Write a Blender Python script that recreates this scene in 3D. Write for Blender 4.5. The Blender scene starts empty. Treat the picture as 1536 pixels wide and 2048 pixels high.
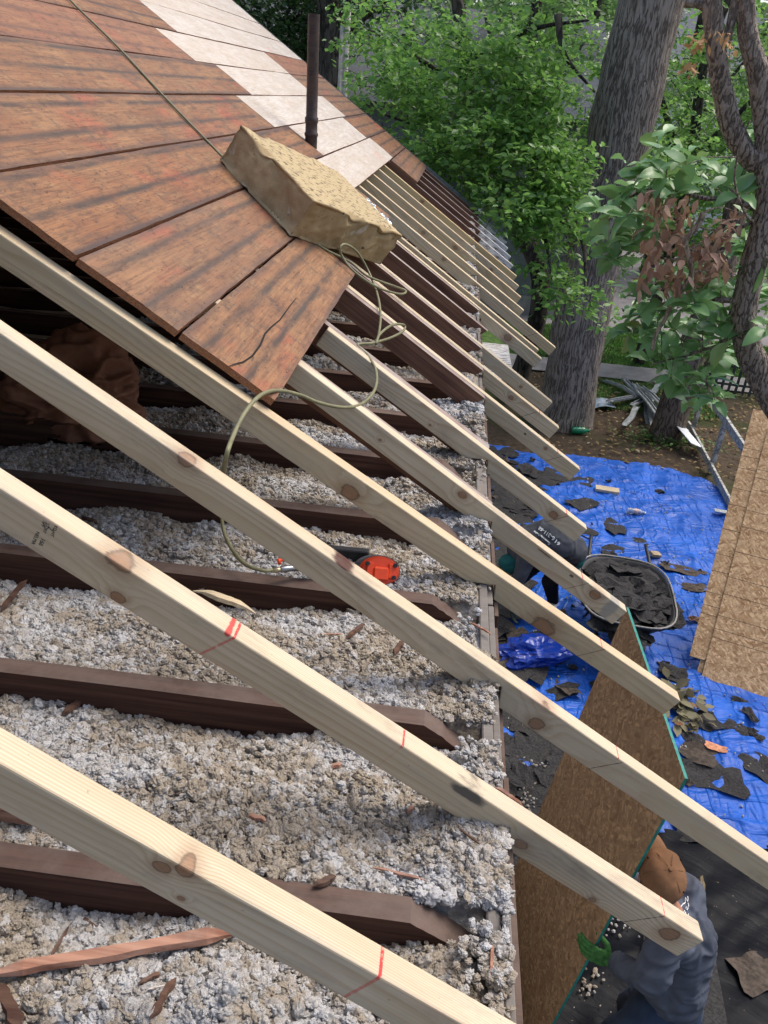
import bpy, bmesh, math, random
import numpy as np
from mathutils import Vector, Matrix, noise
random.seed(7); rng = np.random.default_rng(7)
SC = bpy.context.scene; COL = SC.collection
PI = math.pi

# ------------------------------------------------------------------ camera
FW = Vector((-math.sin(.0510061)*math.cos(.4920458), math.cos(.0510061)*math.cos(.4920458), -math.sin(.4920458)))
CAMP = Vector((-0.22993, 0.0, 1.16817)); FPX = 1568.24; ROLL = 0.090009
_r0 = FW.cross(Vector((0, 0, 1))).normalized(); _u0 = _r0.cross(FW)
RT = math.cos(ROLL)*_r0 + math.sin(ROLL)*_u0; UP = -math.sin(ROLL)*_r0 + math.cos(ROLL)*_u0
cd = bpy.data.cameras.new('camera'); cam = bpy.data.objects.new('camera', cd); COL.objects.link(cam)
cd.sensor_fit = 'VERTICAL'; cd.sensor_height = 36; cd.lens = FPX/2048*36
cd.clip_start = 0.02; cd.clip_end = 500
m = Matrix((RT, UP, -FW)).transposed().to_4x4(); m.translation = CAMP; cam.matrix_world = m
SC.camera = cam
# ------------------------------------------------------------------ light
SUN_EL = math.radians(58); SUN_AZ = math.radians(52)     # azimuth measured from +Y towards +X
w = bpy.data.worlds.new('World'); SC.world = w; w.use_nodes = True
wn = w.node_tree; sky = wn.nodes.new('ShaderNodeTexSky'); sky.sky_type = 'NISHITA'; sky.sun_disc = False
sky.sun_elevation = SUN_EL; sky.sun_rotation = SUN_AZ; sky.air_density = 1.0; sky.dust_density = 4.0; sky.ozone_density = .6
bg = wn.nodes['Background']; bg.inputs[1].default_value = 0.15
wn.links.new(sky.outputs[0], bg.inputs[0])
sd = bpy.data.lights.new('sun', 'SUN'); sd.energy = 1.4; sd.angle = math.radians(34); sd.color = (1, .96, .9)
so = bpy.data.objects.new('sun', sd); COL.objects.link(so)
sv = Vector((math.sin(SUN_AZ)*math.cos(SUN_EL), math.cos(SUN_AZ)*math.cos(SUN_EL), math.sin(SUN_EL)))
so.rotation_euler = sv.to_track_quat('Z', 'Y').to_euler(); so.location = (10, 10, 20)
SC.view_settings.view_transform = 'Standard'; SC.view_settings.look = 'None'; SC.view_settings.exposure = 0.62; SC.view_settings.gamma = 1

# ------------------------------------------------------------------ where a photo point lies on a plane of the place
A = 0.570118; H = 0.025642; TA = math.tan(A); D = 0.070832; TH = 0.0434; G = -3.2
def ray(u, v): return FW + RT*(u-768)/FPX - UP*(v-1024)/FPX
def onz(u, v, z): d = ray(u, v); return CAMP + d*((z-CAMP.z)/d.z)
def ony(u, v, y): d = ray(u, v); return CAMP + d*((y-CAMP.y)/d.y)
def onx(u, v, x): d = ray(u, v); return CAMP + d*((x-CAMP.x)/d.x)
def onroof(u, v, off=0): d = ray(u, v); return CAMP + d*((H+off-TA*CAMP.x-CAMP.z)/(d.z+TA*d.x))
def pix(P):
    d = Vector(P)-CAMP; z = d.dot(FW); return 768+FPX*d.dot(RT)/z, 1024-FPX*d.dot(UP)/z

# ------------------------------------------------------------------ object helpers
def link(name, me, mats=None, parent=None, smooth=False):
    o = bpy.data.objects.new(name, me); COL.objects.link(o)
    if mats is not None:
        for mm in (mats if isinstance(mats, (list, tuple)) else [mats]): me.materials.append(mm)
    if parent is not None: o.parent = parent
    if smooth:
        me.polygons.foreach_set('use_smooth', [True]*len(me.polygons))
    return o
def mesh(name, vs, fs, mats=None, parent=None, smooth=False):
    me = bpy.data.meshes.new(name); me.from_pydata([tuple(v) for v in vs], [], fs); me.update()
    return link(name, me, mats, parent, smooth)
def npmesh(name, V, Fc, k):
    me = bpy.data.meshes.new(name); nf = len(Fc)
    me.vertices.add(len(V)); me.vertices.foreach_set('co', V.astype(np.float32).ravel())
    me.loops.add(nf*k); me.loops.foreach_set('vertex_index', Fc.astype(np.int32).ravel())
    me.polygons.add(nf); me.polygons.foreach_set('loop_start', np.arange(0, nf*k, k, dtype=np.int32))
    me.update(calc_edges=True); return me
def tag(o, label=None, cat=None, group=None, kind=None):
    if label: o['label'] = label
    if cat: o['category'] = cat
    if group: o['group'] = group
    if kind: o['kind'] = kind
    return o
def empty(name, loc=(0, 0, 0), rot=(0, 0, 0)):
    o = bpy.data.objects.new(name, None); COL.objects.link(o); o.location = loc; o.rotation_euler = rot
    o.empty_display_size = .05; return o
def bm_obj(name, bm, mat, parent=None, smooth=False):
    me = bpy.data.meshes.new(name); bm.normal_update(); bm.to_mesh(me); bm.free()
    return link(name, me, mat, parent, smooth)
def bm_box(bm, lo, hi, bevel=0, M=None, seg=1):
    r = bmesh.ops.create_cube(bm, size=1); vs = r['verts']
    for v in vs:
        v.co = Vector([(lo[i]+hi[i])/2 + v.co[i]*(hi[i]-lo[i]) for i in range(3)])
    if bevel:
        es = list({e for v in vs for e in v.link_edges})
        rr = bmesh.ops.bevel(bm, geom=es, offset=bevel, segments=seg, affect='EDGES', profile=.6)
        vs = list({v for f in rr['faces'] for v in f.verts} | {v for v in vs if v.is_valid})
    if M is not None: bmesh.ops.transform(bm, matrix=M, verts=vs)
    return vs
def box(name, lo, hi, mat, parent=None, bevel=0, M=None, seg=1):
    bm = bmesh.new(); bm_box(bm, lo, hi, bevel, M, seg); return bm_obj(name, bm, mat, parent)
def frame(p, q, up=(0, 0, 1)):
    "matrix with local X from p to q, origin p"
    x = (Vector(q)-Vector(p)).normalized(); y = Vector(up).cross(x)
    if y.length < 1e-5: y = Vector((0, 1, 0)).cross(x)
    y.normalize(); z = x.cross(y); m = Matrix((x, y, z)).transposed().to_4x4(); m.translation = Vector(p); return m
def catmull(P, n=8):
    P = [Vector(p) for p in P]; Q = [P[0]*2-P[1]] + P + [P[-1]*2-P[-2]]; out = []
    for i in range(1, len(Q)-2):
        a, b, c, d = Q[i-1:i+3]
        for k in range(n):
            t = k/n; out.append(.5*((2*b)+(c-a)*t+(2*a-5*b+4*c-d)*t*t+(3*b-a-3*c+d)*t**3))
    out.append(P[-1]); return out
def tube_geo(pts, rad, n=10, V=None, F=None, cap=True, wob=0, seed=0):
    V = [] if V is None else V; F = [] if F is None else F; base = len(V)
    pts = [Vector(p) for p in pts]; N = len(pts)
    if not hasattr(rad, '__len__'): rad = [rad]*N
    t = (pts[1]-pts[0]).normalized(); a = t.orthogonal().normalized()
    for i, p in enumerate(pts):
        t = (pts[min(i+1, N-1)]-pts[max(i-1, 0)]).normalized()
        a = (a - t*a.dot(t)).normalized(); b = t.cross(a)
        for k in range(n):
            th = 2*PI*k/n; dr = a*math.cos(th)+b*math.sin(th); r = rad[i]
            if wob: r *= 1+wob*noise.noise(Vector((dr.x*1.6+seed, dr.y*1.6, i*.12+dr.z)))+wob*.4*noise.noise(Vector((dr.x*5+seed, dr.y*5, i*.3)))
            V.append(p+dr*r)
    for i in range(N-1):
        for k in range(n):
            F.append((base+i*n+k, base+i*n+(k+1) % n, base+(i+1)*n+(k+1) % n, base+(i+1)*n+k))
    if cap:
        F.append(tuple(base+k for k in reversed(range(n)))); F.append(tuple(base+(N-1)*n+k for k in range(n)))
    return V, F
def tube(name, pts, rad, mat, parent=None, n=10, wob=0, seed=0):
    V, F = tube_geo(pts, rad, n, wob=wob, seed=seed); return mesh(name, V, F, mat, parent, True)
def lerp(a, b, t): return a+(b-a)*t
def text(name, s, size, M, mat, parent=None, ext=.0004, align='CENTER', bold=0.0):
    cu = bpy.data.curves.new(name, 'FONT'); cu.body = s; cu.size = size; cu.extrude = ext; cu.align_x = align; cu.align_y = 'CENTER'; cu.offset = bold
    t = bpy.data.objects.new(name, cu); COL.objects.link(t); dg = bpy.context.evaluated_depsgraph_get()
    me = bpy.data.meshes.new_from_object(t.evaluated_get(dg)); bpy.data.objects.remove(t); me.transform(M)
    return link(name, me, mat, parent)
def wrap(base, pts): # keep world position when parenting to a moved thing
    inv = base.matrix_world.inverted(); return [inv @ Vector(p) for p in pts]

# ------------------------------------------------------------------ material helpers
class NT:
    def __init__(s, name):
        s.m = bpy.data.materials.new(name); s.m.use_nodes = True; s.t = s.m.node_tree; s.b = s.t.nodes['Principled BSDF']
    def n(s, typ, props=None, **inp):
        nd = s.t.nodes.new('ShaderNode'+typ)
        for k, v in (props or {}).items(): setattr(nd, k, v)
        for k, v in inp.items():
            key = int(k[1:]) if k[0] == 'i' and k[1:].isdigit() else k.replace('_', ' ')
            s.set(nd.inputs[key], v)
        return nd
    def set(s, sock, v):
        if isinstance(v, bpy.types.NodeSocket): s.t.links.new(v, sock)
        elif isinstance(v, bpy.types.Node): s.t.links.new(v.outputs[0], sock)
        elif isinstance(v, (tuple, list)) and len(v) == 3 and sock.type == 'RGBA': sock.default_value = (*v, 1)
        else: sock.default_value = v
    def coord(s, kind='Object', scale=(1, 1, 1), off=(0, 0, 0), rot=(0, 0, 0)):
        tc = s.n('TexCoord'); mp = s.n('Mapping'); s.t.links.new(tc.outputs[kind], mp.inputs[0])
        mp.inputs['Scale'].default_value = scale; mp.inputs['Location'].default_value = off; mp.inputs['Rotation'].default_value = rot
        return mp.outputs[0]
    def map(s, vec, scale=(1, 1, 1), off=(0, 0, 0), rot=(0, 0, 0)):
        mp = s.n('Mapping'); s.set(mp.inputs[0], vec); mp.inputs['Scale'].default_value = scale
        mp.inputs['Location'].default_value = off; mp.inputs['Rotation'].default_value = rot; return mp.outputs[0]
    def noise(s, vec, scale, detail=4, rough=.55, dist=0):
        return s.n('TexNoise', Vector=vec, Scale=scale, Detail=detail, Roughness=rough, Distortion=dist).outputs[0]
    def vor(s, vec, scale, feat='F1', out=0, rnd=1):
        return s.n('TexVoronoi', {'feature': feat}, Vector=vec, Scale=scale, Randomness=rnd).outputs[out]
    def ma(s, op, a, b=0, c=None, clamp=False):
        nd = s.n('Math', {'operation': op, 'use_clamp': clamp}); s.set(nd.inputs[0], a); s.set(nd.inputs[1], b)
        if c is not None: s.set(nd.inputs[2], c)
        return nd.outputs[0]
    def vm(s, op, a, b=(0, 0, 0), out=0):
        nd = s.n('VectorMath', {'operation': op}); s.set(nd.inputs[0], a); s.set(nd.inputs[1], b); return nd.outputs[out]
    def rng(s, x, a, b, c=0., d=1., smooth=True):
        nd = s.n('MapRange', {'interpolation_type': 'SMOOTHSTEP' if smooth else 'LINEAR'}); s.set(nd.inputs[0], x)
        for i, v in enumerate((a, b, c, d)): nd.inputs[i+1].default_value = v
        return nd.outputs[0]
    def mix(s, f, a, b, mode='MIX'):
        nd = s.n('Mix', {'data_type': 'RGBA', 'blend_type': mode}); s.set(nd.inputs[0], f); s.set(nd.inputs[6], a); s.set(nd.inputs[7], b); return nd.outputs[2]
    def ramp(s, x, stops):
        nd = s.n('ValToRGB'); s.set(nd.inputs[0], x); cr = nd.color_ramp
        while len(cr.elements) < len(stops): cr.elements.new(.5)
        for e, (p, c) in zip(cr.elements, stops): e.position = p; e.color = (*c, 1) if len(c) == 3 else c
        return nd.outputs[0]
    def sep(s, v): nd = s.n('SeparateXYZ'); s.set(nd.inputs[0], v); return nd.outputs
    def bump(s, h, strength=.3, dist=.005, prev=None):
        nd = s.n('Bump', Strength=strength, Distance=dist, Height=h)
        if prev is not None: s.set(nd.inputs['Normal'], prev)
        return nd.outputs[0]
    def done(s, col, rough=.7, bump=None, spec=.4, **kw):
        s.set(s.b.inputs['Base Color'], col); s.set(s.b.inputs['Roughness'], rough); s.b.inputs['Specular IOR Level'].default_value = spec
        if bump is not None: s.set(s.b.inputs['Normal'], bump)
        for k, v in kw.items(): s.set(s.b.inputs[k.replace('_', ' ')], v)
        return s.m

def pine(seed, knots=(), marks=(), age=0.0, bright=1.0, warm=0.0, stains=()):
    "fresh sawn softwood; local X along the piece"
    k = NT('pine_wood'); oc = k.coord(); off = (seed*7.31 % 13, seed*3.17 % 9, seed*5.71 % 11)
    f = k.noise(k.map(oc, (.75, 7, 8), off), 1.0, 1.2, .4)
    f = k.ma('ADD', f, k.ma('MULTIPLY', k.noise(k.map(oc, (3, 16, 16), off), 1, 2), .05))
    sx = k.sep(oc); kd = None
    f = k.ma('ADD', k.ma('MULTIPLY', f, 15), k.ma('ADD', k.ma('MULTIPLY', sx[2], 48), k.ma('MULTIPLY', sx[1], 190)))
    for (u, w_, r) in knots:
        dv = k.vm('MULTIPLY', k.vm('SUBTRACT', oc, (u, 0, w_)), (1/(r*1.25), .5/r, 1/r)); dl = k.vm('LENGTH', dv, out=1)
        dl = k.ma('ADD', dl, k.ma('MULTIPLY', k.ma('SUBTRACT', k.noise(k.map(oc, (30, 60, 60)), 1, 3), .5), 1.1))
        g = k.rng(dl, 0, 4.5, 1.6, 0); f = k.ma('ADD', f, g)
        rg = k.ma('MULTIPLY', k.rng(dl, .72, .95), k.rng(dl, .95, 1.2, .9, 0)); kr = rg if kd is None else k.ma('MAXIMUM', kr, rg); ins = k.rng(dl, .75, 1.1, 1, 0); kd = ins if kd is None else k.ma('MAXIMUM', kd, ins)
        halo = k.rng(dl, 1.0, 2.6, .45, 0); kd = k.ma('MAXIMUM', kd, halo)
    fr = k.ma('FRACT', f); ring = k.ma('MULTIPLY', k.rng(fr, .35, .93), k.rng(fr, .93, 1.0, 1, 0))
    fib = k.noise(k.map(oc, (4, 260, 260), off), 1, 3, .6)
    blot = k.noise(k.map(oc, (1.2, 6, 6), off), 1.6, 3)
    pale = k.mix(k.rng(blot, .35, .7), (.66*bright, (.57-.04*warm)*bright, (.425-.11*warm)*bright), (.59*bright, (.49-.05*warm)*bright, (.335-.09*warm)*bright))
    c = k.mix(k.ma('MULTIPLY', ring, k.rng(k.noise(k.map(oc, (1, 3, 3), off), 1.5, 2),   .3, .65, .14, .62)), pale, (.40*bright, .27*bright, .145*bright))
    c = k.mix(k.rng(fib, .3, .75, .22, 0), c, (.36, .26, .15))
    if kd is not None:
        rr = k.noise(oc, 220, 2); kc = k.mix(rr, (.19, .075, .032), (.34, .16, .075)); c = k.mix(k.ma('MULTIPLY', kd, .8), c, kc); c = k.mix(k.ma('MULTIPLY', kr, .75), c, (.085, .036, .018))
    pk = k.rng(k.noise(k.map(oc, (3, 10, 10), (off[2], 3, 1)), 1.3, 4, .6), .55, .72, 0, .4); c = k.mix(pk, c, (.58, .40, .30))
    gy = k.rng(k.noise(k.map(oc, (1.5, 9, 9), (off[0], 1, 8)), 1.7, 5, .65), .5, .72, 0, .35); c = k.mix(gy, c, (.36, .34, .29))
    for (u, w_, ru, rw, col, st) in stains:
        dl = k.vm('LENGTH', k.vm('MULTIPLY', k.vm('SUBTRACT', oc, (u, 0, w_)), (1/ru, 6, 1/rw)), out=1); dl = k.ma('ADD', dl, k.ma('MULTIPLY', k.ma('SUBTRACT', k.noise(k.map(oc, (20, 60, 60)), 1, 4, .7), .5), 1.3)); c = k.mix(k.ma('MULTIPLY', k.rng(dl, .6, 1.1, 1, 0), st), c, col)
    # handling dirt, mill glaze
    dirt = k.ma('MULTIPLY', k.rng(k.noise(k.map(oc, (2.2, 7, 7), off), 2.1, 6, .72), .51, .74), .42+age*.4)
    c = k.mix(dirt, c, (.19, .155, .125)); speck = k.rng(k.noise(oc, 95, 3, .6), .69, .75)
    c = k.mix(k.ma('MULTIPLY', speck, .55), c, (.16, .10, .06))
    if age: c = k.mix(age*.45, c, (.36, .33, .30))
    for (u, sl, wd, red) in marks:
        ln = k.ma('ABSOLUTE', k.ma('SUBTRACT', k.ma('SUBTRACT', sx[0], u), k.ma('MULTIPLY', sx[2], sl)))
        ln = k.ma('ADD', ln, k.ma('MULTIPLY', k.ma('SUBTRACT', k.noise(oc, 60, 2), .5), .0015))
        mk = k.ma('MULTIPLY', k.rng(ln, wd*.6, wd, 1, 0), k.rng(k.noise(oc, 140, 2), .32, .5, .35, .95))
        top = k.rng(sx[2], -.006, -.001)
        if red: mk = k.ma('MULTIPLY', mk, k.ma('ADD', top, .12 if red == 1 else .6, clamp=True)); c = k.mix(mk, c, (.55, .03, .035))
        else: mk = k.ma('MULTIPLY', mk, k.ma('SUBTRACT', 1, top)); c = k.mix(mk, c, (.06, .04, .035))
    bp = k.bump(k.ma('ADD', k.ma('MULTIPLY', fib, .6), k.ma('MULTIPLY', ring, -.25)), .35, .0012)
    return k.done(c, .62, bp, .3)

def old_wood(name, ca, cb, dust=(.30, .27, .25), dustamt=.5, dustz=True, rough=.85):
    k = NT(name); oc = k.coord(); oi = k.n('ObjectInfo'); o2 = k.vm('ADD', oc, k.vm('MULTIPLY', k.n('CombineXYZ', X=oi.outputs['Random'], Y=oi.outputs['Random'], Z=oi.outputs['Random']).outputs[0], (17, 9, 5)))
    gr = k.noise(k.map(o2, (1.5, 60, 60)), 1, 5, .65); bl = k.noise(k.map(o2, (1, 4, 4)), 2, 4)
    c = k.mix(k.rng(gr, .3, .7), ca, cb); c = k.mix(k.rng(bl, .5, .75, 0, .6), c, tuple(x*.4 for x in ca))
    nz = k.sep(k.n('NewGeometry').outputs['Normal'])[2]
    dz = k.ma('MULTIPLY', k.rng(nz, .3, .8), k.rng(k.noise(o2, 9, 6, .7), .25, .7, .35, 1)) if dustz else k.rng(k.noise(o2, 6, 6, .7), .45, .7)
    c = k.mix(k.ma('MULTIPLY', dz, dustamt), c, dust)
    return k.done(c, rough, k.bump(gr, .5, .003), .2)

def flat(name, col, rough=.6, nsc=12, var=.25, bump=0, metal=0, spec=.4, **kw):
    k = NT(name); oc = k.coord(); a = k.noise(oc, nsc, 5, .6)
    c = k.mix(k.rng(a, .3, .7), tuple(x*(1-var) for x in col), tuple(min(1, x*(1+var)) for x in col))
    return k.done(c, rough, k.bump(a, bump, .01) if bump else None, spec, Metallic=metal, **kw)
MAT = {}
# ================================================================== THE HOUSE
OLD = old_wood('aged_rafter_wood', (.12, .060, .042), (.24, .125, .082), (.44, .40, .375), .7)
JST = old_wood('aged_joist_wood', (.045, .022, .016), (.11, .055, .038), (.165, .125, .105), .8)
PLT = old_wood('weathered_plate_wood', (.10, .085, .075), (.18, .155, .135), (.24, .22, .20), .7)
def painted_old():
    k = NT('chipped_white_painted_wood'); oc = k.coord(); ch = k.noise(k.map(oc, (5, 30, 30)), 3, 5, .7)
    gr = k.noise(k.map(oc, (2, 70, 70)), 1, 4); c = k.mix(gr, (.10, .07, .05), (.22, .17, .13))
    c = k.mix(k.rng(ch, .42, .50), c, (.66, .65, .62)); return k.done(c, .6, k.bump(ch, .6, .004))
PNT = painted_old()
# walls and the unseen far slope keep the attic dark
def wallmat():
    k = NT('grey_lap_siding'); oc = k.coord('Object'); z = k.sep(oc)[2]
    lap = k.ma('FRACT', k.ma('MULTIPLY', z, 8)); sh = k.rng(lap, 0, .08, .35, 1, False); n = k.noise(oc, 6, 5)
    c = k.mix(k.rng(n, .3, .7), (.50, .50, .48), (.62, .62, .60)); c = k.mix(sh, (.12, .12, .12), c)
    return k.done(c, .6, k.bump(lap, .8, .012))
SID = wallmat()
hs = empty('roof_under_repair', (0, 0, 0)); tag(hs, 'house with its roof opened up, its wall top and ceiling showing under the bare rafters', 'house')
YR = 9.86; XR = -3.25
mesh_w = []
def wallbox(lo, hi, mt, nm='wall', par=hs, bev=0): return box(nm, lo, hi, mt, par, bev)
wallbox((-.095, -2.5, G-.2), (-.012, YR-.02, -.085), SID)
wallbox((-6.5, YR-.12, G-.2), (-.1, YR-.02, .0), SID)
wallbox((-6.5, -2.5, G-.2), (-6.4, YR-.13, 0), SID)
mesh('gable_wall', [(-.1, YR-.12, 0.003), (-6.4, YR-.12, 0.003), (XR, YR-.12, -XR*TA-.05), (-.1, YR-.04, 0.003), (-6.4, YR-.04, 0.003), (XR, YR-.04, -XR*TA-.05)],
     [(0, 1, 2), (5, 4, 3), (0, 3, 4, 1), (1, 4, 5, 2), (2, 5, 3, 0)], SID, hs)
wallbox((-6.35, -2.5, -.26), (-.1, YR-.15, -.16), flat('ceiling_lath', (.2, .16, .12)), 'ceiling')
def plank_surface(nm, x0, x1, zf, y0, y1, th, mt, par):
    V = []; 
    for (x, y) in ((x0, y0), (x1, y0), (x1, y1), (x0, y1)): V.append((x, y, zf(x)))
    for (x, y) in ((x0, y0), (x1, y0), (x1, y1), (x0, y1)): V.append((x, y, zf(x)-th))
    return mesh(nm, V, [(0, 1, 2, 3), (7, 6, 5, 4), (0, 4, 5, 1), (1, 5, 6, 2), (2, 6, 7, 3), (3, 7, 4, 0)], mt, par)
zr = H-XR*TA
plank_surface('far_roof_slope', XR, -6.5, lambda x: zr+.02-(XR-x)*TA, -2.5, YR, .03, OLD, hs)
# top plates, an outer sheathing board and lath at the head of the wall
bm = bmesh.new(); bm_box(bm, (-.092, -2.5, -.20), (-.022, YR-.13, -.160), .003); bm_box(bm, (-.046, -2.5, -.157), (-.0225, YR-.13, -.003), .003)
bm_obj('top_plate', bm, PLT, hs)
bm = bmesh.new(); y = -1.0
while y < YR-.5:
    L = random.uniform(.8, 1.6); x = -.020+random.uniform(-.002, .002); t = -.002+random.uniform(-.02, .004)
    bm_box(bm, (x, y, -.5), (x+.016, min(y+L-.006, YR-.1), t), .002); y += L
bm_obj('wall_sheathing', bm, PLT, hs)
bm = bmesh.new(); y = .2
while y < YR-.5:
    L = random.uniform(.5, 1.3); bm_box(bm, (.003, y, -.42), (.014, y+L-.02, -.028+random.uniform(-.05, .012)), .001, Matrix.Rotation(random.uniform(-.004, .004), 4, 'X')); y += L
bm_obj('sheathing_strip', bm, JST, hs)

# ------------------------------------------------------------------ rafters
RY = {0: .61319, 1: 1.01531, 2: 1.40557, 3: 1.82723, 4: 2.19374, 5: 2.66818, 6: 3.314, 7: 3.704, 8: 4.076, 9: 4.91, 10: 5.10, 11: 5.64, 12: 6.06, 13: 6.54, 14: 7.0, 15: 7.46}
DH = {0: -.0096, 1: .0033, 2: -.001, 3: .01, 4: .0126}; DA = {0: .01276, 1: .0015, 2: .0006, 3: -.0274, 4: 0}
TX = {0: .62, 1: .418, 2: .95, 3: .587, 4: .488, 5: .413, 6: .476, 7: .413, 8: .414, 9: .430, 10: .425, 11: .612, 12: .385, 13: .395, 14: .405, 15: .412}
def rafter_geo(L0, L1, d, th, hh, notch=True, ang=A, cut=0.0, bow=0.0, plumb=False, segs=14):
    "profile in local u (down the slope) / w (up), u=0 above the wall corner; extruded along Y"
    ca = math.cos(ang); sa = math.sin(ang); p = []
    # local (u,w) from heel: world x = u ca + w sa ; z = -u sa + w ca + hh
    def loc(x, z): z -= hh; return (x*ca - z*sa, x*sa + z*ca)
    top = [(lerp(L0, L1, i/segs)) for i in range(segs+1)]
    poly = [(u, bow*math.sin(u*2.3+hh*90)) for u in top]
    poly.append((L1-cut, -d))
    if notch:
        zb = hh-d/ca; a_ = loc(0, zb); b_ = loc(0, 0); c_ = loc((hh-d/ca)/math.tan(ang), 0)
        for i in range(3): poly.append((lerp(L1-cut, a_[0], (i+1)/4), -d))
        poly += [a_, b_, c_]
        st = c_[0]
    else: st = L1-cut
    for i in range(segs): poly.append((lerp(st, L0, (i+1)/segs), -d+bow*math.sin(lerp(st, L0, (i+1)/segs)*2.3+hh*90)))
    return poly
def rafter(name, y, L0, xt, mat, hh=H, ang=A, d=D, th=TH, notch=True, cut=0., bow=0., bev=.0032, par=None, jag=False):
    ca = math.cos(ang); poly = rafter_geo(L0, xt/ca, d, th, hh, notch, ang, cut, bow)
    bm = bmesh.new(); a = [bm.verts.new((u, 0, w_)) for u, w_ in poly]; b = [bm.verts.new((u, th, w_)) for u, w_ in poly]
    n = len(poly); bm.faces.new(a); bm.faces.new(list(reversed(b)))
    for i in range(n): bm.faces.new((a[(i+1) % n], a[i], b[i], b[(i+1) % n]))
    bmesh.ops.recalc_face_normals(bm, faces=bm.faces)
    if bev:
        es = [e for e in bm.edges if abs(e.calc_face_angle(0)) > .5]
        bmesh.ops.bevel(bm, geom=es, offset=bev, segments=2, affect='EDGES', profile=.5)
    if jag:
        for v in bm.verts:
            if v.co.x > xt/ca-.06: v.co.x += .035*noise.noise(v.co*60)+.02*math.sin(v.co.z*220)
    o = bm_obj(name, bm, mat, par); o.location = (0, y, hh); o.rotation_euler = (0, ang, 0); return o
def uw(px, py, i):
    y = RY[i]; hh = H+DH.get(i, 0); an = A+DA.get(i, 0); P = ony(px, py, y); x = P.x; z = P.z-hh
    return x*math.cos(an)-z*math.sin(an), x*math.sin(an)+z*math.cos(an)
def ku(i, px, py, r): u, w_ = uw(px, py, i); return (u, w_, r)
KN = {0: [ku(0, 370, 1742, .010), ku(0, 325, 1735, .009), ku(0, 362, 1797, .004)],
      1: [ku(1, 243, 1120, .02), ku(1, 235, 1195, .010), ku(1, 1338, 1868, .016), ku(1, 1184, 1800, .006), ku(1, 1040, 1688, .012)],
      2: [ku(2, 373, 920, .015), ku(2, 712, 1135, .009), ku(2, 1072, 1447, .015), ku(2, 1100, 1408, .016), ku(2, 1440, 1640, .012)],
      3: [ku(3, 700, 985, .02), ku(3, 1085, 1255, .028)],
      4: [ku(4, 1190, 1190, .016), ku(4, 925, 990, .011), ku(4, 760, 880, .004)],
      5: [ku(5, 1107, 1030, .014), ku(5, 860, 850, .004)], 6: [ku(6, 1091, 897, .006)], 7: [(.2, -.03, .01)], 8: [(.3, -.04, .006)],
      11: [(.0, -.03, .018), (-.3, -.02, .01)], 12: [(-.5, -.03, .012)], 13: [(-.2, -.03, .014)], 14: [(.2, -.04, .01)], 15: [(-.6, -.03, .012)], 9: [(.25, -.03, .02)], 10: [(-.8, -.03, .01)]}
def mk(i, px, py, sl, wd, red): u, w_ = uw(px, py, i); return (u, sl, wd, red)
PL = math.tan(A)
MK = {0: [mk(0, 752, 1960, PL*.15, .0035, 2)],
      1: [mk(1, 455, 1290, PL*.6, .0032, 2), mk(1, 797, 1500, PL*.1, .0028, 1), mk(1, 1322, 1838, PL, .0016, 0), mk(1, 1326, 1835, PL*.3, .0018, 1)],
      2: [mk(2, 1254, 1520, PL, .0016, 0), mk(2, 1254, 1505, PL*.3, .0016, 1)],
      3: [mk(3, 1193, 1315, PL, .0014, 0), mk(3, 1198, 1300, 0, .002, 1)],
      4: [mk(4, 1175, 1170, PL, .0014, 0), mk(4, 1174, 1150, 0, .003, 1)],
      5: [mk(5, 1135, 1035, PL, .0016, 0), mk(5, 1140, 1022, 0, .003, 1)],
      6: [mk(6, 1108, 930, PL, .0016, 0), mk(6, 1116, 905, 0, .003, 1)], 7: [(.36, 0, .004, 1), (.35, PL, .0018, 0)], 11: [(.55, PL, .002, 0)]}
def st_(i, px, py, ru, rw, col, s): u, w_ = uw(px, py, i); return (u, w_, ru, rw, col, s)
ST = {1: [st_(1, 935, 1588, .045, .014, (.05, .05, .055), .85), st_(1, 455, 1268, .006, .006, (.5, .03, .03), .9), st_(1, 885, 1370, .1, .01, (.5, .2, .15), .3)],
      2: [st_(2, 685, 1133, .030, .0045, (.07, .02, .012), 1), st_(2, 720, 1140, .02, .01, (.35, .16, .10), .7)],
      4: [st_(4, 1090, 1108, .035, .004, (.12, .07, .04), .8), st_(4, 1143, 1152, .01, .005, (.09, .05, .03), .9), st_(4, 1222, 1215, .025, .09, (.33, .31, .27), .85)],
      3: [st_(3, 1130, 1235, .15, .006, (.45, .33, .2), .4)], 6: [st_(6, 1050, 868, .008, .006, (.08, .05, .03), .9)], 0: [st_(0, 60, 1530, .06, .02, (.4, .34, .31), .5)]}
RLAB = {0: 'nearest new rafter, crossing the bottom left corner with a red mark',
        1: 'new rafter with black grade stamps and a round knot at its tail',
        2: 'pale new rafter in front of the orange nail gun, running out at the right',
        3: 'pale new rafter along the left ends of the brown roof boards',
        4: 'pale new rafter with a grey tail end and big oval knot by the wheelbarrow',
        5: 'pale new rafter whose tail hides the lower back of the bending worker',
        6: 'pale new rafter, second tail up from the bending worker',
        7: 'pale new rafter, third tail up from the bending worker',
        8: 'pale new rafter, fourth tail up from the bending worker',
        9: 'pale new rafter with a red knot, first beyond the gap in the tails',
        10: 'short new rafter just behind the red knotted one beyond the gap',
        11: 'longest far pale rafter, its tail stopping across the lower part of the big trunk',
        12: 'pale new rafter, nearest of the four short tails against the grey wall',
        13: 'pale new rafter, second of the four short tails against the grey wall',
        14: 'pale new rafter, third of the four short tails against the grey wall',
        15: 'orange streaked new rafter next to the white painted old tails'}
rafters = {}
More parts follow.
